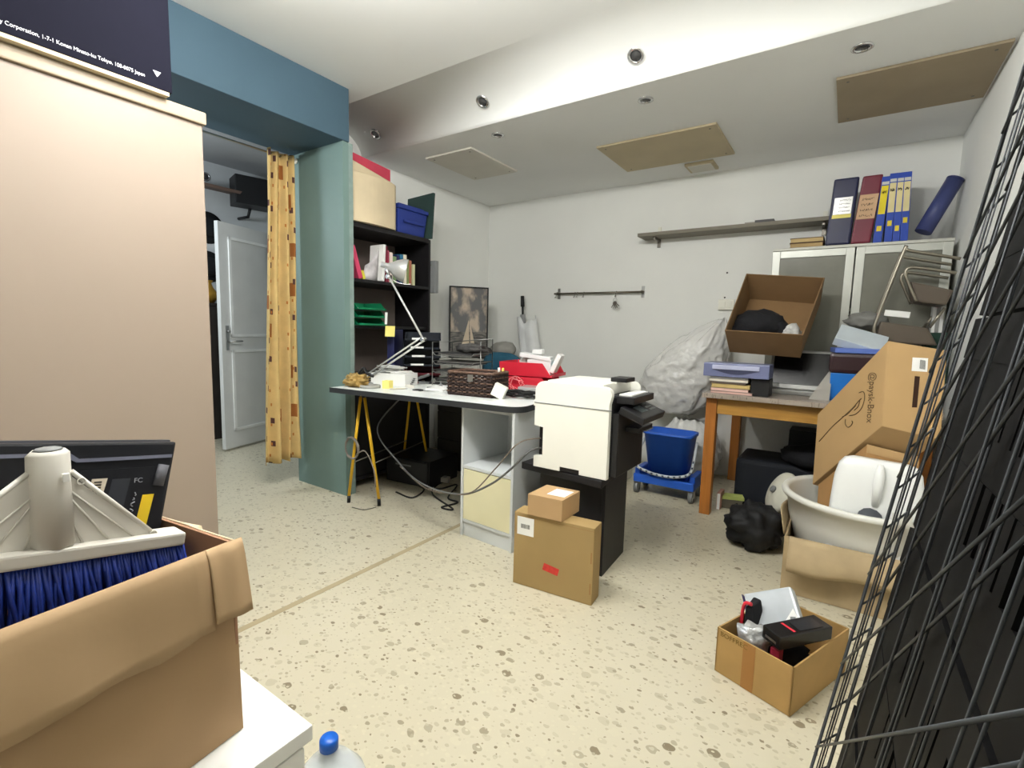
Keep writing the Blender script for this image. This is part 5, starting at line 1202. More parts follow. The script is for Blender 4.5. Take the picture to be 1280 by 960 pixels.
g = bagmesh(lambda v: (-1.16+.34*v*v, 4.13), rf, .535, 1.31, seed=3)
b = MB(); b.sheet(g, .002); o = b.build('bubble_wrap_bag', BUB); tag(o, 'big pale heap of bubble wrap behind the mop bucket', 'bubble wrap')
g = bagmesh(lambda v: (-1.0, 4.10), lambda v: (.235*max(.05, math.sin(PI*(.12+.8*v)))**.5, .21*max(.05, math.sin(PI*(.12+.8*v)))**.5), .004, .50, nz=30, seed=9)
b = MB(); b.sheet(g, .002); tag(b.build('bubble_wrap_bag', BUB), 'lower bundle of bubble wrap on the floor by the table leg', 'bubble wrap')
p = at(792, 560, y=3.7)
t = thing('waste_bin', 'white square bin half hidden behind the printer', 'bin', (-1.47, 3.75, 0))
b = MB(); b.hexa([(-1.56,3.66,.002),(-1.38,3.66,.002),(-1.38,3.84,.002),(-1.56,3.84,.002),(-1.59,3.63,.40),(-1.35,3.63,.40),(-1.35,3.87,.40),(-1.59,3.87,.40)]); b.build('body', WHITEP, t, .006)
b = MB(); b.box(-1.60, -1.34, 3.62, 3.88, .4005, .425); b.build('rim', WHITEP, t, .004)
# ================================================================ UNDER THE TABLE
DKC = mat('blue black case', (24,28,36), .6, var=.15)
t = thing('suitcase', 'blue black case lying under the stone table', 'case', (-.25, 3.9, 0))
b = MB(); b.box(-.58, .15, 3.70, 4.12, .002, .33); b.build('shell', DKC, t, .03, 3)
b = MB(); b.box(-.30, -.12, 3.685, 3.6995, .16, .185); b.build('handle', BLACK, t, .004)
b = MB(); b.blob(Matrix.Translation((-.05, 3.78, .40)), (.27, .17, .085), 3, .22, 2.4, 41, flat=-.066); tag(b.build('black_coat', BLACKC), 'black folded cloth heap on the blue black case', 'cloth')
t = thing('black_crate', 'black box standing behind the table leg under the stone table', 'box', (-.55, 4.05, 0))
b = MB(); b.box(-.30, .30, 4.15, 4.37, .002, .50); b.build('body', BLACK, t, .004)
b = MB(); b.box(-.1, .1, 4.1445, 4.1495, .38, .41); b.build('grip', GREYP, t)
for k, (px, py, w, c, l, rz) in enumerate(((912, 598, .10, (176,186,104), 'green yellow booklet lying under the table', .3), (902, 610, .05, (186,140,124), 'pinkish book standing behind the table leg', 0))):
    p = at(px, py, y=3.62)
    t = thing('booklet', l, 'book', (p.x+.0, 3.62, 0))
    b = MB()
    if k == 0: b.cbox((p.x+.02, 3.60, .075), (.16, .09, .02), rz); 
    else: b.cbox((p.x+.01, 3.545, .06), (.025, .12, .116), rz)
    b.build('cover', mat('cover '+l[:9], c, .6), t, .002)
    b = MB()
    if k == 0: b.cbox((p.x+.02, 3.60, .034), (.15, .10, .06), .1); b.build('pages', mat('dark pages', (90,84,70), .8), t)
    else: b.cbox((p.x+.01, 3.483, .06), (.018, .002, .108), rz); b.build('pages', PAPER, t)
p = at(957, 640, z=0)
t = thing('black_basin', 'shallow black round pan on the floor under the table', 'pan', (-.34, 3.46, 0))
b = MB(); b.lathe([(.13, .002), (.17, .012), (.185, .05), (.178, .05), (.165, .018), (.02, .012)], Matrix.Translation((-.36, 3.49, 0)), 32); b.build('pan', mat('glossy black', (16,16,18), .2), t)
for k, (dx, dy) in enumerate(((-.05, -.06), (.03, -.02), (-.01, .03), (.06, -.07))):
    b = MB(); b.blob(Matrix.Translation((-.36+dx, 3.49+dy, .028)), (.022, .016, .009), 2, .4, 3, k+50); tag(b.build('pan_glint', METAL), ('biggest silvery glint in the middle', 'silvery glint right of the middle', 'silvery glint at the back', 'silvery glint near the right rim')[k]+' of the black pan', 'glint', 'silvery glints in the black pan')  # small metal blobs modelled for the glints on the pan
b = MB(); b.blob(Matrix.Translation((-.345, 3.0, .105)), (.145, .135, .135), 4, .34, 2.1, 44, flat=-.103); tag(b.build('rubbish_bag', mat('black plastic bag', (18,18,20), .65, var=.2, bump=.4, bscale=14)), 'black rubbish bag on the floor beside the white tub', 'bag')
t = thing('lampshade', 'off white round lampshade leaning on the black bag', 'lampshade', (-.22, 3.22, .2))
c = at(976, 616, y=3.17); ax = Vector((-.80, -.42, .42)).normalized(); M = Matrix.Translation(c) @ ax.to_track_quat('Z', 'Y').to_matrix().to_4x4()
b = MB(); b.lathe([(.12, -.03), (.128, -.005), (.124, .012), (.10, .025), (.05, .04), (.01, .042)], M, 32); b.build('shade', mat('ivory plastic', (206,204,188), .5, var=.08), t)
b = MB(); b.lathe([(.02, .0425), (.02, .055), (.012, .06)], M, 14); b.build('finial', GREYP, t)
# ================================================================ WHITE TUB GROUP
cxb, cyb = .135, 2.845
WORN = mat('worn cardboard', (172,152,118), .85, var=.14, scale=7, bump=.15, bscale=20)
t = thing('worn_carton', 'worn open carton on the floor holding the white tub', 'box', (cxb, 2.83, 0))
X0, X1, Y0, Y1, HB = -.165, .44, 2.525, 3.14, .27
for n_, a in (('side_wall', (X0, X1, Y0, Y0+.008)), ('side_wall', (X0, X1, Y1-.008, Y1)), ('side_wall', (X0, X0+.008, Y0+.0085, Y1-.0085)), ('side_wall', (X1-.008, X1, Y0+.0085, Y1-.0085))):
    b = MB(); b.box(*a, .002, HB); b.build(n_, WORN, t)
b = MB(); b.box(X0+.0085, X1-.0085, Y0+.0085, Y1-.0085, .002, .010); b.build('bottom', WORN, t)
g = [[(X0+.02+(X1-X0-.02)*u, Y0-.002-.055*math.sin(v*PI*.62)-.012*math.sin(u*9)*v, HB+.004-.135*v-.012*math.sin(u*7+1)*v+.0*u) for v in np.linspace(0, 1, 7)] for u in np.linspace(0, 1, 18)]
b = MB(); b.sheet(g, .005); b.build('flap', WORN, t)
g = [[(X0-.004-.02*v-.01*math.sin(u*5)*v, Y0+.02+(Y1-Y0-.1)*u, HB+.001+.11*v*(1-.55*u)) for v in np.linspace(0, 1, 5)] for u in np.linspace(0, 1, 10)]
b = MB(); b.sheet(g, .005); b.build('flap', WORN, t)
TUB = mat('white tub plastic', (222,222,214), .4, var=.03, scale=3)
t = thing('tub', 'large round white plastic tub standing in the worn carton', 'tub', (cxb, cyb, .012))
b = MB(); b.lathe([(.18, .012), (.20, .022), (.245, .10), (.285, .20), (.315, .31), (.327, .405), (.348, .41), (.352, .425), (.347, .437), (.328, .438), (.318, .42), (.305, .31), (.275, .20), (.235, .10), (.19, .030), (.01, .026)], Matrix.Translation((cxb, cyb, 0)), 56); b.build('bowl', TUB, t)
a = math.radians(-93+22); hx, hy = cxb+.344*math.cos(a), cyb+.344*math.sin(a)
b = MB(); b.cbox((hx, hy, .449), (.065, .028, .05), a+PI/2); b.build('grip_lug', TUB, t, .008)
# tall cartons in the tub
Yn = 2.70; Yf = 3.06
P1 = at(1110, 426, y=Yn); P2 = at(1102, 536, y=Yn-.05); P4 = at(1022, 518, y=Yf); hv = P2-P1
e2 = at(1184, 438, y=Yn+.02)-P1; e2.z *= 1
Lv = P4-P1
nface = hv.cross(Lv).normalized()
TALL = mat('tan carton', (178,146,100), .75, var=.05, scale=4, bump=.03)
t = thing('tall_carton', 'long tan carton with printed whisk emblem leaning out of the white tub', 'box', P1+Lv*.5+hv*.5+e2*.5)
b = MB(); b.para(P1, e2, Lv, hv*.97); b.build('carton', TALL, t, .003)
exl = (-Lv).normalized(); out_n = Lv.cross(hv).normalized()
if out_n.dot(P1-CAM) > 0: out_n = -out_n
# writing runs down the long side
Mw = frame(P1+Lv*.165+hv*.20+out_n*.0008, hv, -Lv)
writing('printed_lettering', '@paysk-Bnox', .058, Mw, mat('brown print', (92,72,44), .8), t, .0004, width=hv.length*.60)
S2 = lambda u, v: P1+Lv*u+hv*v+out_n*.0012
b = MB(); TBr = mat('brown print', (74,56,32))
def pxs(px, py):
    v = (px-640)*RT+(480-py)*UP+F_PX*FW; tt = ((P1-CAM).dot(out_n))/v.dot(out_n); return CAM+v*tt+out_n*.001
for seq in (((1074, 491), (1079, 489.5), (1081, 494), (1080, 503), (1076, 512), (1069, 518), (1062, 519.5)), ((1077, 498), (1073, 502), (1068, 508), (1062, 514), (1052, 523), (1040, 534), (1024, 552)), ((1075, 501), (1073, 508), (1068, 513)), ((1070, 507), (1066, 511), (1059, 518), (1053, 521)), ((1057, 524), (1057, 530), (1060, 534), (1064, 532), (1066, 528), (1065, 526))):
    b.tube(curve([pxs(*p) for p in seq], 4), .0022, 5)
b.build('printed_emblem', TBr, t)
en = e2.cross(hv).normalized()
if en.dot(P1-CAM) > 0: en = -en
b = MB(); b.slab([P1+e2*u+hv*v+en*.0006 for u, v in ((.44, .14), (.70, .12), (.70, .27), (.44, .29))], en*.0006); tag(b.build('shipping_label', PAPER, t), 'white shipping label')
b = MB()
for k in range(8): b.slab([P1+e2*(u0)+hv*v+en*.0016 for u0, v in ((.57+.012*k, .15), (.575+.012*k, .15), (.575+.012*k, .25), (.57+.012*k, .25))], en*.0004)
b.build('bar_code', INK, t)
b = MB(); b.slab([P1+e2*u+hv*v+en*.0006 for u, v in ((.50, .34), (.585, .335), (.575, .68), (.49, .69))], en*.0006); tag(b.build('hand_slot', mat('slot shadow', (52,30,18), .9), t), 'dark hand slot')
t = thing('carton', 'second tan carton beneath the printed one behind the jerry can', 'box', P2+Lv*.5)
Q = P1+hv*1.0+e2*.06+Lv*.22
b = MB(); b.para(Q, e2*.95, Lv*.72, hv*.50); b.build('body', mat('tan carton shade', (172,132,84), .8, var=.06), t, .003)
b = MB(); b.para(Q-hv*.002+e2*.0-Lv*.0+en*.001, e2*.93, en*.003, hv*.10); b.build('flap', TALL, t)
# jerry can
jb = Vector((.145, 2.615, .17)); jt = at(1092, 574, y=2.66); upv = (Vector((.165, 2.66, jt.z))-jb); Hj = upv.length; upv.normalize()
t = thing('jerry_can', 'white plastic jerry can with a dark cap standing in the white tub', 'jerry can', jb)
xv = Vector((1, 0, 0)); xv = (xv-upv*xv.dot(upv)).normalized(); yv = upv.cross(xv)
Mj = Matrix((xv, yv, upv)).transposed().to_4x4(); Mj.translation = jb
JC = mat('white can plastic', (236,238,236), .3, var=.015)
prof_r = [(0, .90, .96), (.03, 1, 1), (.55, 1, 1), (.80, .985, .95), (.92, .92, .85), (.98, .80, .70), (1.0, .62, .5)]
g = []
for f_, kx2, ky2 in prof_r:
    row = []
    for k in range(49):
        a = 2*PI*k/48; ca_, sa_ = math.cos(a), math.sin(a); s_ = lambda q: math.copysign(abs(q)**.45, q)
        row.append(Mj @ Vector((.162*kx2*s_(ca_), .062*ky2*s_(sa_), Hj*f_)))
    g.append(row)
b = MB(); n = 49; vs = [p for r_ in g for p in r_]
fs = [[i*n+k, i*n+k+1, (i+1)*n+k+1, (i+1)*n+k] for i in range(len(g)-1) for k in range(48)]
fs += [list(range(48))[::-1], [(len(g)-1)*n+k for k in range(48)]]
b._add(vs, fs, True); b.build('body', JC, t)
b = MB(); b.tube([Mj @ Vector((.0, -.058, Hj*.97)), Mj @ Vector((.0, -.074, Hj*.90)), Mj @ Vector((.0, -.076, Hj*.75)), Mj @ Vector((.0, -.060, Hj*.60))], [.010, .018, .018, .012], 10, flat=.8); b.build('handle', JC, t)
cc_ = Mj @ Vector((-.012, -.064, Hj*.47)); axc = (-yv*.85+upv*.5).normalized()
b = MB(); b.lathe([(.036, -.02), (.036, .0), (.038, .0)], Matrix.Translation(cc_) @ axc.to_track_quat('Z', 'Y').to_matrix().to_4x4(), 24); b.build('neck', JC, t)
b = MB()
Mc = Matrix.Translation(cc_) @ axc.to_track_quat('Z', 'Y').to_matrix().to_4x4()
b.lathe([(.046, .0005), (.046, .026), (.042, .031), (.01, .032)], Mc, 12); tag(b.build('cap', mat('dark grey cap', (66,70,76), .5), t), 'dark grey cap')
# ================================================================ SMALL OPEN CARTON ON THE FLOOR
k0, k1, k2 = at(893, 838, z=0), at(987, 897, z=0), at(1056, 840, z=0); k3 = k0+k2-k1
for q in (k0, k1, k2, k3): q.z = .002
HK = .163
t = thing('small_carton', 'small open ochre carton of odds and ends on the open floor', 'box', (k0+k2)/2)
KM = mat('small carton board', (172,138,84), .75, var=.08, scale=9)
kc = (k0+k1+k2+k3)/4
for a, c in ((k0, k1), (k1, k2), (k2, k3), (k3, k0)):
    inn = (kc-(a+c)/2).normalized()*.005; b = MB(); b.slab([a, c, c+Vector((0, 0, HK)), a+Vector((0, 0, HK))], inn); b.build('side_wall', KM, t)
b = MB(); b.slab([lerp(q, kc, .03) for q in (k0, k1, k2, k3)], (0, 0, .005)); b.build('bottom', KM, t)
fe = (k1-k0).normalized(); fn = Vector((fe.y, -fe.x, 0)); fw = (k1-k0).length
b = MB(); b.para(k0+fe*fw*.37+fn*.0005, fe*.042, fn*.0005, (0, 0, HK)); b.build('tape', mat('brown tape', (160,112,56), .35), t)
Mw = frame(k0+fe*.012+fn*.0008+Vector((0, 0, HK-.018)), fe, (0, 0, 1))
writing('pen_lettering', 'BOFFREC', .024, Mw, mat('faded pen', (116,92,34), .8), t, .0003)
def kin(u, v, z): return k0+(k1-k0)*u+(k3-k0)*v+Vector((0, 0, z))
# contents
t = thing('plastic_case', 'cloudy grey plastic case with a white triangle label in the small carton', 'case', kin(.45, .7, .05))
CL = mat('cloudy plastic', (184,190,194), .25, var=.12, scale=9)
c0 = kin(.50, .52, .10); e_a = (k1-k0)*.80; e_b = (k3-k0)*.42+Vector((0, 0, .12))
c0 = at(944, 803, y=1.86); c1 = at(1008, 796, y=1.86); c3 = at(929, 742, y=1.98)
nn = (c1-c0).cross(c3-c0).normalized()
if nn.dot(CAM-c0) < 0: nn = -nn
b = MB(); b.para(c0-nn*.045, c1-c0, c3-c0, nn*.045); b.build('lid', CL, t, .008)
b = MB(); b.slab([c0+(c1-c0)*u+(c3-c0)*v+nn*.0006 for u, v in ((.62, .25), (.98, .25), (.92, .55))], nn*.0006); lb = b.build('label', PAPER, t)
b = MB(); b.slab([c0+(c1-c0)*u+(c3-c0)*v+nn*.0015 for u, v in ((.80, .32), (.90, .30), (.92, .38), (.82, .40))], nn*.0004); b.build('printed_mark', GREYP, lb)
b = MB(); b.slab([c0+(c1-c0)*(.55+.13*math.cos(a))+(c3-c0)*(.10+.05*math.sin(a))+nn*.0006 for a in np.linspace(0, 2*PI, 16)[:-1]], nn*.0006); b.build('finger_slot', BLACK, t)
b = MB(); b.para(c0-nn*.044-(c1-c0).normalized()*.006, -(c1-c0).normalized()*.002, (c3-c0), nn*.04); b.build('spine', mat('violet blue', (66,62,120), .5), t)
t = thing('black_package', 'long black retail box with red stripe lying across the small carton', 'box', kin(.85, .5, .1))
g0 = at(973, 826, y=1.735); g1 = at(1040, 795, y=1.90); g0.z = HK+.006; g1.z = HK+.012
lv = (g1-g0); nv2 = Vector((-lv.y, lv.x, 0)).normalized(); upk = (Vector((0, 0, 1))+nv2*-.3).normalized()
BK2 = mat('black glossy card', (20,20,22), .25, var=.1)
b = MB(); b.para(g0, lv, nv2*.075, upk.cross(lv.normalized())*0+Vector((0, 0, .045))); b.build('carton', BK2, t, .003)
tp = lambda u, v: g0+lv*u+nv2*.075*v+Vector((0, 0, .0458))
b = MB(); b.slab([tp(.30, .15), tp(.345, .15), tp(.33, .85), tp(.285, .85)], (0, 0, .0004)); b.build('red_stripe', RED, t)
b = MB(); b.slab([tp(.42, .15), tp(.86, .12), tp(.88, .85), tp(.44, .85)], (0, 0, .0004)); b.build('window_film', mat('dark window film', (44,44,48), .12), t)
b = MB(); b.slab([g0+lv*.0-lv.normalized()*.0008+nv2*.075*u+Vector((0, 0, w)) for u, w in ((.2, .012), (.8, .012), (.8, .02), (.2, .02))], -lv.normalized()*.0005); b.build('printed_line', METAL, t)
b = MB(); b.blob(Matrix.Translation(kin(.33, .22, .135)), (.05, .04, .055), 3, .45, 3.2, 61); tag(b.build('foil_bag', mat('silver foil', (206,208,208), .18, .6, var=.25, scale=30, bump=.8, bscale=25)), 'crinkled silver foil bag at the near edge of the small carton', 'bag')
t = thing('cloth_case', 'black and red cloth case sticking up at the left of the small carton', 'case', kin(.12, .5, .06))
z0_ = k0+(k3-k0)*.35+(k1-k0)*.05+Vector((0, 0, .02)); 
b = MB(); b.hexa([z0_, z0_+(k1-k0)*.22, z0_+(k1-k0)*.22+(k3-k0)*.25, z0_+(k3-k0)*.25, z0_+Vector((-.0, 0, .18))+(k1-k0)*.02, z0_+(k1-k0)*.12+Vector((0, 0, .195)), z0_+(k1-k0)*.12+(k3-k0)*.16+Vector((0, 0, .205)), z0_+(k3-k0)*.16+Vector((0, 0, .205))]); b.build('pouch', BLACKC, t, .008)
b = MB(); b.tube(curve([z0_+Vector((-.004, 0, .05)), z0_+Vector((0, .0, .185)), z0_+(k1-k0)*.11+Vector((0, 0, .205))], 5), .0065, 6); b.build('piping', RED, t)
b = MB(); b.cbox(kin(.66, .18, .13), (.03, .025, .05), -.4); tag(b.build('red_carton', mat('dark red card', (140,30,50), .5), bev=.002), 'small dark red box peeping up beside the black box', 'box')
b = MB(); b.blob(Matrix.Translation(kin(.55, .45, .085)), (.085, .06, .055), 3, .3, 3, 66); tag(b.build('black_fabric', BLACKC), 'black fabric filling the middle of the small carton', 'cloth')
# ================================================================ LEANING GRIDS AND CRATES BY THE RIGHT WALL
LEAN = math.radians(8)
WIR = mat('black wire', (62,66,70), .5, .0, var=.2); BLKP = mat('black crate plastic', (9,9,10), .6, spec=.15, var=.15)
def grid_panel(x0, y0, y1, h, label, sp, cr, r, slope, rungs=0):
    Mg = Matrix.Translation((x0, 0, .012)) @ Matrix.Rotation(LEAN, 4, 'Y')
    t = thing('wire_grid_panel', label, 'wire grid', (x0, (y0+y1)/2, 0), group='black wire grids leaning at the right wall')
    P_ = lambda y, z, x=0: Mg @ Vector((x, y, z))
    b = MB(); b.tube([P_(y0, 0), P_(y1, 0), P_(y1, h), P_(y0, h)], .0032, 6, True); b.build('frame', WIR, t)
    b = MB(); y = y1-sp
    while y > y0+.01: b.tube([P_(y, 0), P_(y, h)], r, 5); y -= sp
    b.build('upright_wires', WIR, t)
    b = MB(); c = .03
    while c < h+1.2:
        za, zb = c-slope*(y1-y0), c; ya, yb_ = y1, y0
        if za < 0: ya = y1+za/slope; za = 0
        if zb > h: yb_ = y0+(zb-h)/slope; zb = h
        if ya-yb_ > .02: b.tube([P_(ya, za, -.003), P_(yb_, zb, -.003)], r*1.3, 5)
        c += cr
    b.build('slanting_wires', WIR, t)
    if rungs:
        z = .04
        while z < h-.06:
            b = MB(); b.tube(curve([P_(y1, z, .002), P_(y1+.002, z+.012, rungs*.4), P_(y1-.004, z+.045, rungs)], 4), .0021, 5); b.build('end_rung', WIR, t); z += .085
        b = MB()
        for f in (.3, .62): b.tube([P_(y1-.006, 0, rungs*f), P_(y1-.002, h*.5, rungs*(f+.06)), P_(y1-.006, h, rungs*f)], .0013, 5)
        b.build('end_wires', WIR, t)
    return t
grid_panel(-.020, .26, 1.20, 1.93, 'black wire grid panel leaning nearest to the room', .10, .21, .0017, .85, .026)
grid_panel(.008, .28, 1.205, 1.90, 'second black wire grid panel leaning against the crates', .13, .26, .0019, 1.0)
def crate(i):
    Mk = Matrix.Translation((.022, .715, .034)) @ Matrix.Rotation(LEAN, 4, 'Y') @ Matrix.Translation((0, 0, .402*i))
    w, d, h = .22, .95, .395
    l = ['lowest black plastic crate of the leaning stack', 'second black plastic crate of the leaning stack', 'third black plastic crate of the leaning stack', 'fourth black plastic crate of the leaning stack', 'topmost black plastic crate of the leaning stack'][i]
    t = thing('plastic_crate', l, 'crate', Mk @ Vector((w/2, 0, 0)), group='black crates by the right wall')
    B = lambda b, x0, x1, y0, y1, z0, z1: b.obox(Mk @ Matrix.Translation(((x0+x1)/2, (y0+y1)/2, (z0+z1)/2)), (x1-x0, y1-y0, z1-z0))
    rc = random.Random(i+4)
    for x in (0, w-.008):
        b = MB()
        B(b, x, x+.008, -d/2, d/2, 0, .09); B(b, x-.003, x+.011, -d/2, d/2, h-.07, h)
        n = 21; p = d/n
        for k in (range(n) if x == 0 else (0, 10, 20)):
            y0, y1 = -d/2+k*p, -d/2+(k+1)*p
            gap = .016 if 3 < k < 15 and (i in (1, 2, 3)) and (k*5+i) % 4 else 0
            B(b, x-.001, x+.008, y0+gap*.5, y1-gap*.5, .0902, h*.44); B(b, x-.001, x+.008, y0+(gap*.5 if k % 3 else 0), y1-(gap*.5 if k % 3 else 0), h*.58, h-.0702)
        B(b, x, x+.008, -d/2, d/2, h*.4402, h*.5798)
        b.build('slatted_side', BLKP, t)
    for y in (-d/2, d/2-.008):
        b = MB(); B(b, .0085, w-.0085, y, y+.008, 0, h*.62); B(b, .0085, w-.0085, y, y+.008, h*.8, h); B(b, .0085, .05, y, y+.008, h*.62, h*.8); B(b, w-.05, w-.0085, y, y+.008, h*.62, h*.8); b.build('end_wall', BLKP, t)
    b = MB(); B(b, .0085, w-.0085, -d/2+.0085, d/2-.0085, .002, .01); b.build('bottom', BLKP, t)
for i in range(5): crate(i)

# ================================================================ FOREGROUND: white cabinet, carton, broom, laptop, jug
CWH = mat('bright white laminate', (240,240,236), .4, var=.01)
t = thing('side_cabinet', 'low white cabinet in the near left corner under the big carton', 'cabinet', (-1.05, .1, 0))
b = MB(); b.box(-1.42, -.755, -.55, .49, .4205, .45); b.build('top_board', CWH, t, .002)
b = MB(); b.box(-1.41, -.775, -.54, .48, .03, .42); b.build('carcass', CWH, t, .002)
for y0, y1 in ((-.53, -.032), (-.028, .474)):
    b = MB(); b.box(-.7745, -.757, y0, y1, .05, .415); d_ = b.build('door_panel', CWH, t, .002)
    b = MB(); b.cyl((-.7565, y0+.44, .37), (-.735, y0+.44, .37), .01); b.build('knob', METAL, d_)
b = MB(); b.box(-1.39, -.80, -.52, .46, 0, .0295); b.build('plinth', CWH, t)
# big open carton
BXc = mat('kraft carton', (168,138,102), .8, var=.05, scale=3, bump=.04, bscale=50)
BXf = mat('kraft carton flap', (174,146,110), .8, var=.06, scale=4, bump=.25, bscale=9)
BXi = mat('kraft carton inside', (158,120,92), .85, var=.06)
A = Vector((-.848, .412, .452)); yl = Vector((-.133, .991, 0)).normalized(); xl = Vector((yl.y, -yl.x, 0)); Wb, Lb, Hb = .42, .62, .35
t = thing('moving_carton', 'big open brown carton with a folded flap in the near left corner', 'box', A-xl*.2-yl*.3)
c_ = lambda u, v, z: A-xl*u-yl*v+Vector((0, 0, z))
b = MB(); b.para(c_(0, 0, 0), -xl*.005, -yl*Lb, Vector((-.012, .0, Hb))); b.build('side_wall', BXc, t)
b = MB(); b.para(c_(Wb, 0, 0), xl*.005, -yl*Lb, (0, 0, Hb)); b.build('side_wall', BXi, t)
b = MB(); b.para(c_(.0055, 0, 0), -xl*(Wb-.011), -yl*.005, (0, 0, Hb)); b.build('end_wall', BXi, t)
b = MB(); b.para(c_(.0055, Lb-.005, 0), -xl*(Wb-.011), -yl*.005, (0, 0, Hb)); b.build('end_wall', BXi, t)
b = MB(); b.para(c_(.0055, .0055, 0), -xl*(Wb-.011), -yl*(Lb-.011), (0, 0, .005)); b.build('bottom', BXc, t)
rs = random.Random(3)
def flap(v0, v1, drop, outw, nm, end=0.0):
    g = []; nv = 26
    for i in range(nv+1):
        v = v0+(v1-v0)*i/nv; row = []
        for k in range(9):
            s = k/8; o_ = .006+outw*(.25*min(1, s*6)+.75*s) + .004*math.sin(v*23+s*2)*s+.0025*math.sin(v*61)*s+.0015*math.sin(v*140)*(s>.1)
            row.append(c_(-o_+.012*(1-0), v, Hb+.004-drop*s+.006*math.sin(s*PI)*.5+(.004*math.sin(v*37) if k == 8 else 0)+end*s*(1-i/nv)))
        g.append(row)
    b = MB(); b.sheet(g, .0045); b.build(nm, BXf, t)
flap(.052, Lb-.01, .135, .020, 'flap')
flap(-.012, .051, .125, .024, 'flap')
g = [[c_(.02+.36*u, -.006-.02*w*(1+.6*math.sin(u*19)), Hb-.002-.03*w*(1+.5*math.sin(u*11))) for w in (0, .5, 1)] for u in np.linspace(0, 1, 16)]
b = MB(); b.sheet(g, .003); b.build('torn_flap', mat('torn pale card', (222,200,166), .85, var=.1), t)
# broom
t = thing('broom_head', 'white plastic broom head with dense blue bristles in the big carton', 'broom', (-.96, .2, .47))
BP = mat('grey white broom plastic', (206,202,192), .5, var=.06, scale=5)
bx = -.975
by = lambda y, z, x=0: Vector((bx+x, y, z))
yc, zt = .206, .985
b = MB(); hexp = [(math.cos(a), math.sin(a)) for a in np.linspace(0, 2*PI, 9)[:-1]]
b.tube([by(yc-.003, .838), by(yc, zt-.006), by(yc, zt)], [.0285, .0255, .020], 8); b.build('handle_socket', BP, t)
b = MB(); b.tube([by(yc, zt+.0003), by(yc, zt+.003)], [.018, .015], 8); b.build('socket_rim', GREYP, t)
b = MB(); q = by(yc+.012, .945, .0265); b.cbox(q, (.006, .008, .013)); b.build('rivet', PAPER, t, .001)
barL, barR = (yc-.17, .845), (yc+.165, .785)
b = MB(); b.slab([by(yc-.02, .955), by(yc+.02, .945), by(barR[0]-.03, barR[1]+.015), by(barL[0]+.03, barL[1]+.015)], (.006, 0, 0)); b.build('fan_plate', BP, t)
b = MB()
b.tube([by(yc+.024, .948, .004), by(barR[0]-.03, barR[1]+.018, .004)], .0042, 6); b.tube([by(yc-.024, .955, .004), by(barL[0]+.03, barL[1]+.018, .004)], .0042, 6)
b.build('fan_edge', BP, t)
b = MB()
for k in (.25, .5, .75, -.25, -.5, -.75):
    tgt = lerp(barL, barR, .5+.5*k) if False else (barL[0]+(barR[0]-barL[0])*(.5+.42*k), barL[1]+(barR[1]-barL[1])*(.5+.42*k)+.015)
    b.tube([by(yc+.02*k, .925, .0065), by(tgt[0], tgt[1], .0065)], .0016, 5)
b.build('fan_ribs', BP, t)
for k, (yy, zz) in enumerate(((yc+.034, .93), (yc+.125, .815), (yc-.125, .868))):
    b = MB(); b.lathe([(.004, 0), (.006, 0), (.006, .002), (.004, .002), (.004, 0)], Matrix.Translation(by(yy, zz, .0065)) @ Matrix.Rotation(PI/2, 4, 'Y'), 14, False, False); b.build('screw_boss', BP, t)
bd_ = Vector((0, barR[0]-barL[0], barR[1]-barL[1]))
b = MB(); b.para(by(*barL, -.022), (.05, 0, 0), bd_, (0, .004, .022)); b.build('base_bar', BP, t, .004)
b = MB(); rb = random.Random(5)
BRI = mat('blue bristle', (26,48,128), .45, var=.35, scale=40)
for i in range(86):
    for j in range(3):
        s = (i+.5+.25*rb.uniform(-1, 1))/86; o_ = by(*barL, -.014+.017*j)+bd_*s+Vector((0, 0, -.001))
        tw = rb.uniform(-.012, .012)+.03*(s-.5); ex_ = rb.uniform(-.01, .012)+(.012 if j == 2 else 0)
        b.tube([o_, o_+Vector((ex_*.4, tw*.4, -.05)), o_+Vector((ex_*1.2, tw*1.4, -.125-rb.uniform(0, .012)))], [.0030, .0034, .0016], 4)
tag(b.build('bristles', BRI, t), 'blue bristles', kind='stuff')
# laptop lying on edge behind the broom
t = thing('laptop', 'black laptop standing on edge with its labelled underside out, behind the broom', 'laptop', (-1.06, .2, .55))
TL_, TR_, BR_ = at(-60, 545, x=-1.075), at(221, 552, x=-1.075), at(199, 672, x=-1.045)
TL_ = Vector((-1.075, TR_.y-.36, TR_.z+.047+.012))
lx = (TR_-TL_); ly = (BR_-TR_); ln = lx.cross(ly).normalized()
if ln.x < 0: ln = -ln
ly = ly*1.35
LB = mat('laptop black', (24,25,30), .4, var=.1)
b = MB(); b.para(TL_-ln*.025, lx, ly, ln*.025); b.build('base_shell', LB, t, .005)
b = MB(); b.para(TL_-ln*.037-ly*.02, lx, ly*.98, ln*.0115); b.build('screen_lid', mat('laptop lid', (40,42,50), .3), t, .004)
LP = lambda u, v, d=.0: TL_+lx*u+ly*v+ln*d
b = MB(); b.slab([LP(.0, .075, .001), LP(.56, .07, .001), LP(.60, .115, .001), LP(.985, .10, .001), LP(.985, .125, .001), LP(.595, .14, .001), LP(.545, .095, .001), LP(0, .1, .001)][::1], ln*.003); b.build('ridge', mat('laptop ridge', (112,114,130), .3), t)
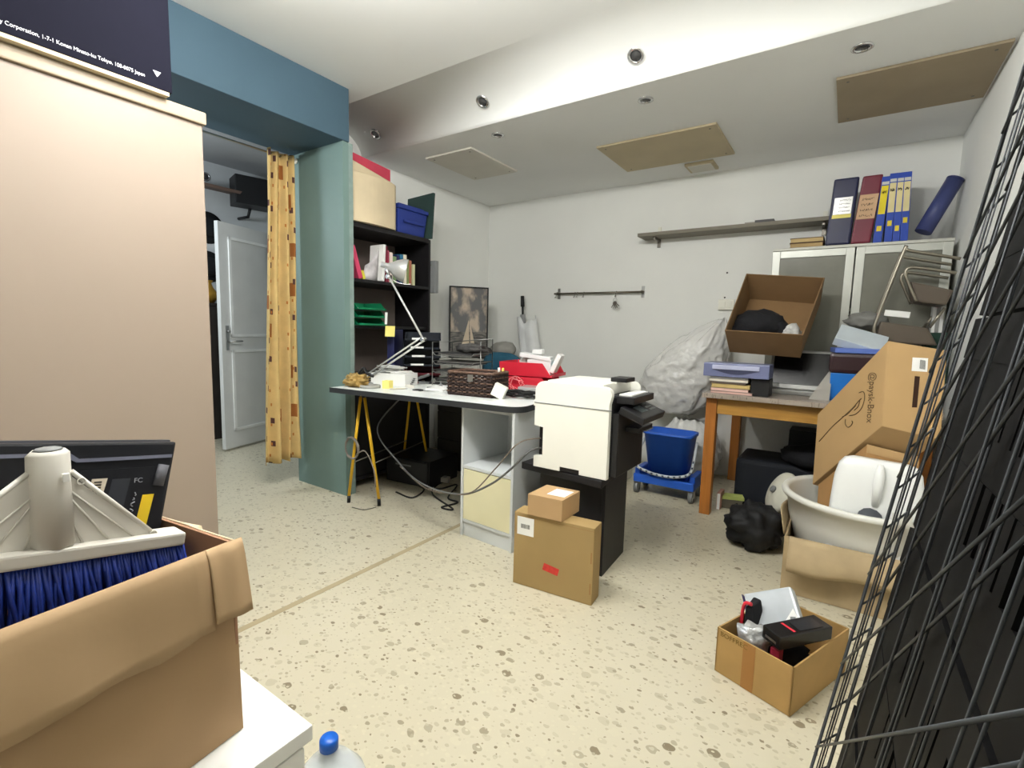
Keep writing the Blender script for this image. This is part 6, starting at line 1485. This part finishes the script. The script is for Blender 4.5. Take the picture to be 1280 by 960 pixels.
b = MB(); b.slab([LP(.62, .2, .0005), LP(.97, .19, .0005), LP(.955, .95, .0005), LP(.60, .95, .0005)], ln*.002); b.build('battery_cover', LB, t)
def sticker(u0, u1, v0, v1, m, nm, lab=None):
    b = MB(); b.slab([LP(u0, v0, .003), LP(u1, v0, .003), LP(u1-.012, v1, .003), LP(u0-.012, v1, .003)], ln*.0005); return tag(b.build(nm, m, t), lab)
sticker(.665, .725, .26, .50, mat('cream label', (212,200,180), .6), 'serial_label', 'cream serial label')
b = MB()
for k in range(9): v = .28+.02*k; b.slab([LP(.675, v, .0042), LP(.705, v, .0042), LP(.7045, v+.009, .0042), LP(.6745, v+.009, .0042)], ln*.0003)
b.build('bar_code', INK, t)
sticker(.885, .935, .40, .70, mat('yellow label', (232,196,40), .5), 'notice_label', 'yellow notice label')
sticker(.745, .82, .27, .60, mat('dark grey label', (52,54,60), .4), 'rating_label')
b = MB(); b.tube([LP(.955, .18, .004), LP(.945, .34, .004)], .0095, 10, flat=.6); b.build('rubber_foot', mat('grey rubber', (84,84,90), .7), t)
WL = mat('pale print', (150,152,158), .6)
writing('printed_lettering', 'FC', .012, frame(LP(.835, .29, .0035), lx, -ly), WL, t, .0002)
writing('printed_lettering', 'CE', .014, frame(LP(.73, .66, .0035), lx, -ly), WL, t, .0002)
scribble(LP(.862, .66, .004), -ly.normalized(), -lx.normalized(), .085, .012, 1, t, WL, 'small_print')
# jug with a blue cap behind the white cabinet
p = at(400, 929, z=.30); jx, jy = p.x+.014, p.y+.012
t = thing('water_jug', 'clear plastic water jug with a blue cap on the floor behind the white cabinet', 'jug', (jx, jy, 0))
JG = mat('cloudy clear plastic', (206,212,214), .15, var=.04)
b = MB(); b.lathe([(.07, .002), (.08, .012), (.08, .19), (.072, .22), (.045, .255), (.02, .275), (.017, .288)], Matrix.Translation((jx, jy, 0)), 32); b.build('body', JG, t)
b = MB(); b.lathe([(.0175, .2885), (.0195, .289), (.0195, .308), (.017, .312), (.004, .3125)], Matrix.Translation((jx, jy, 0)), 24); tag(b.build('cap', mat('cap blue', (20,92,190), .35), t), 'blue screw cap')
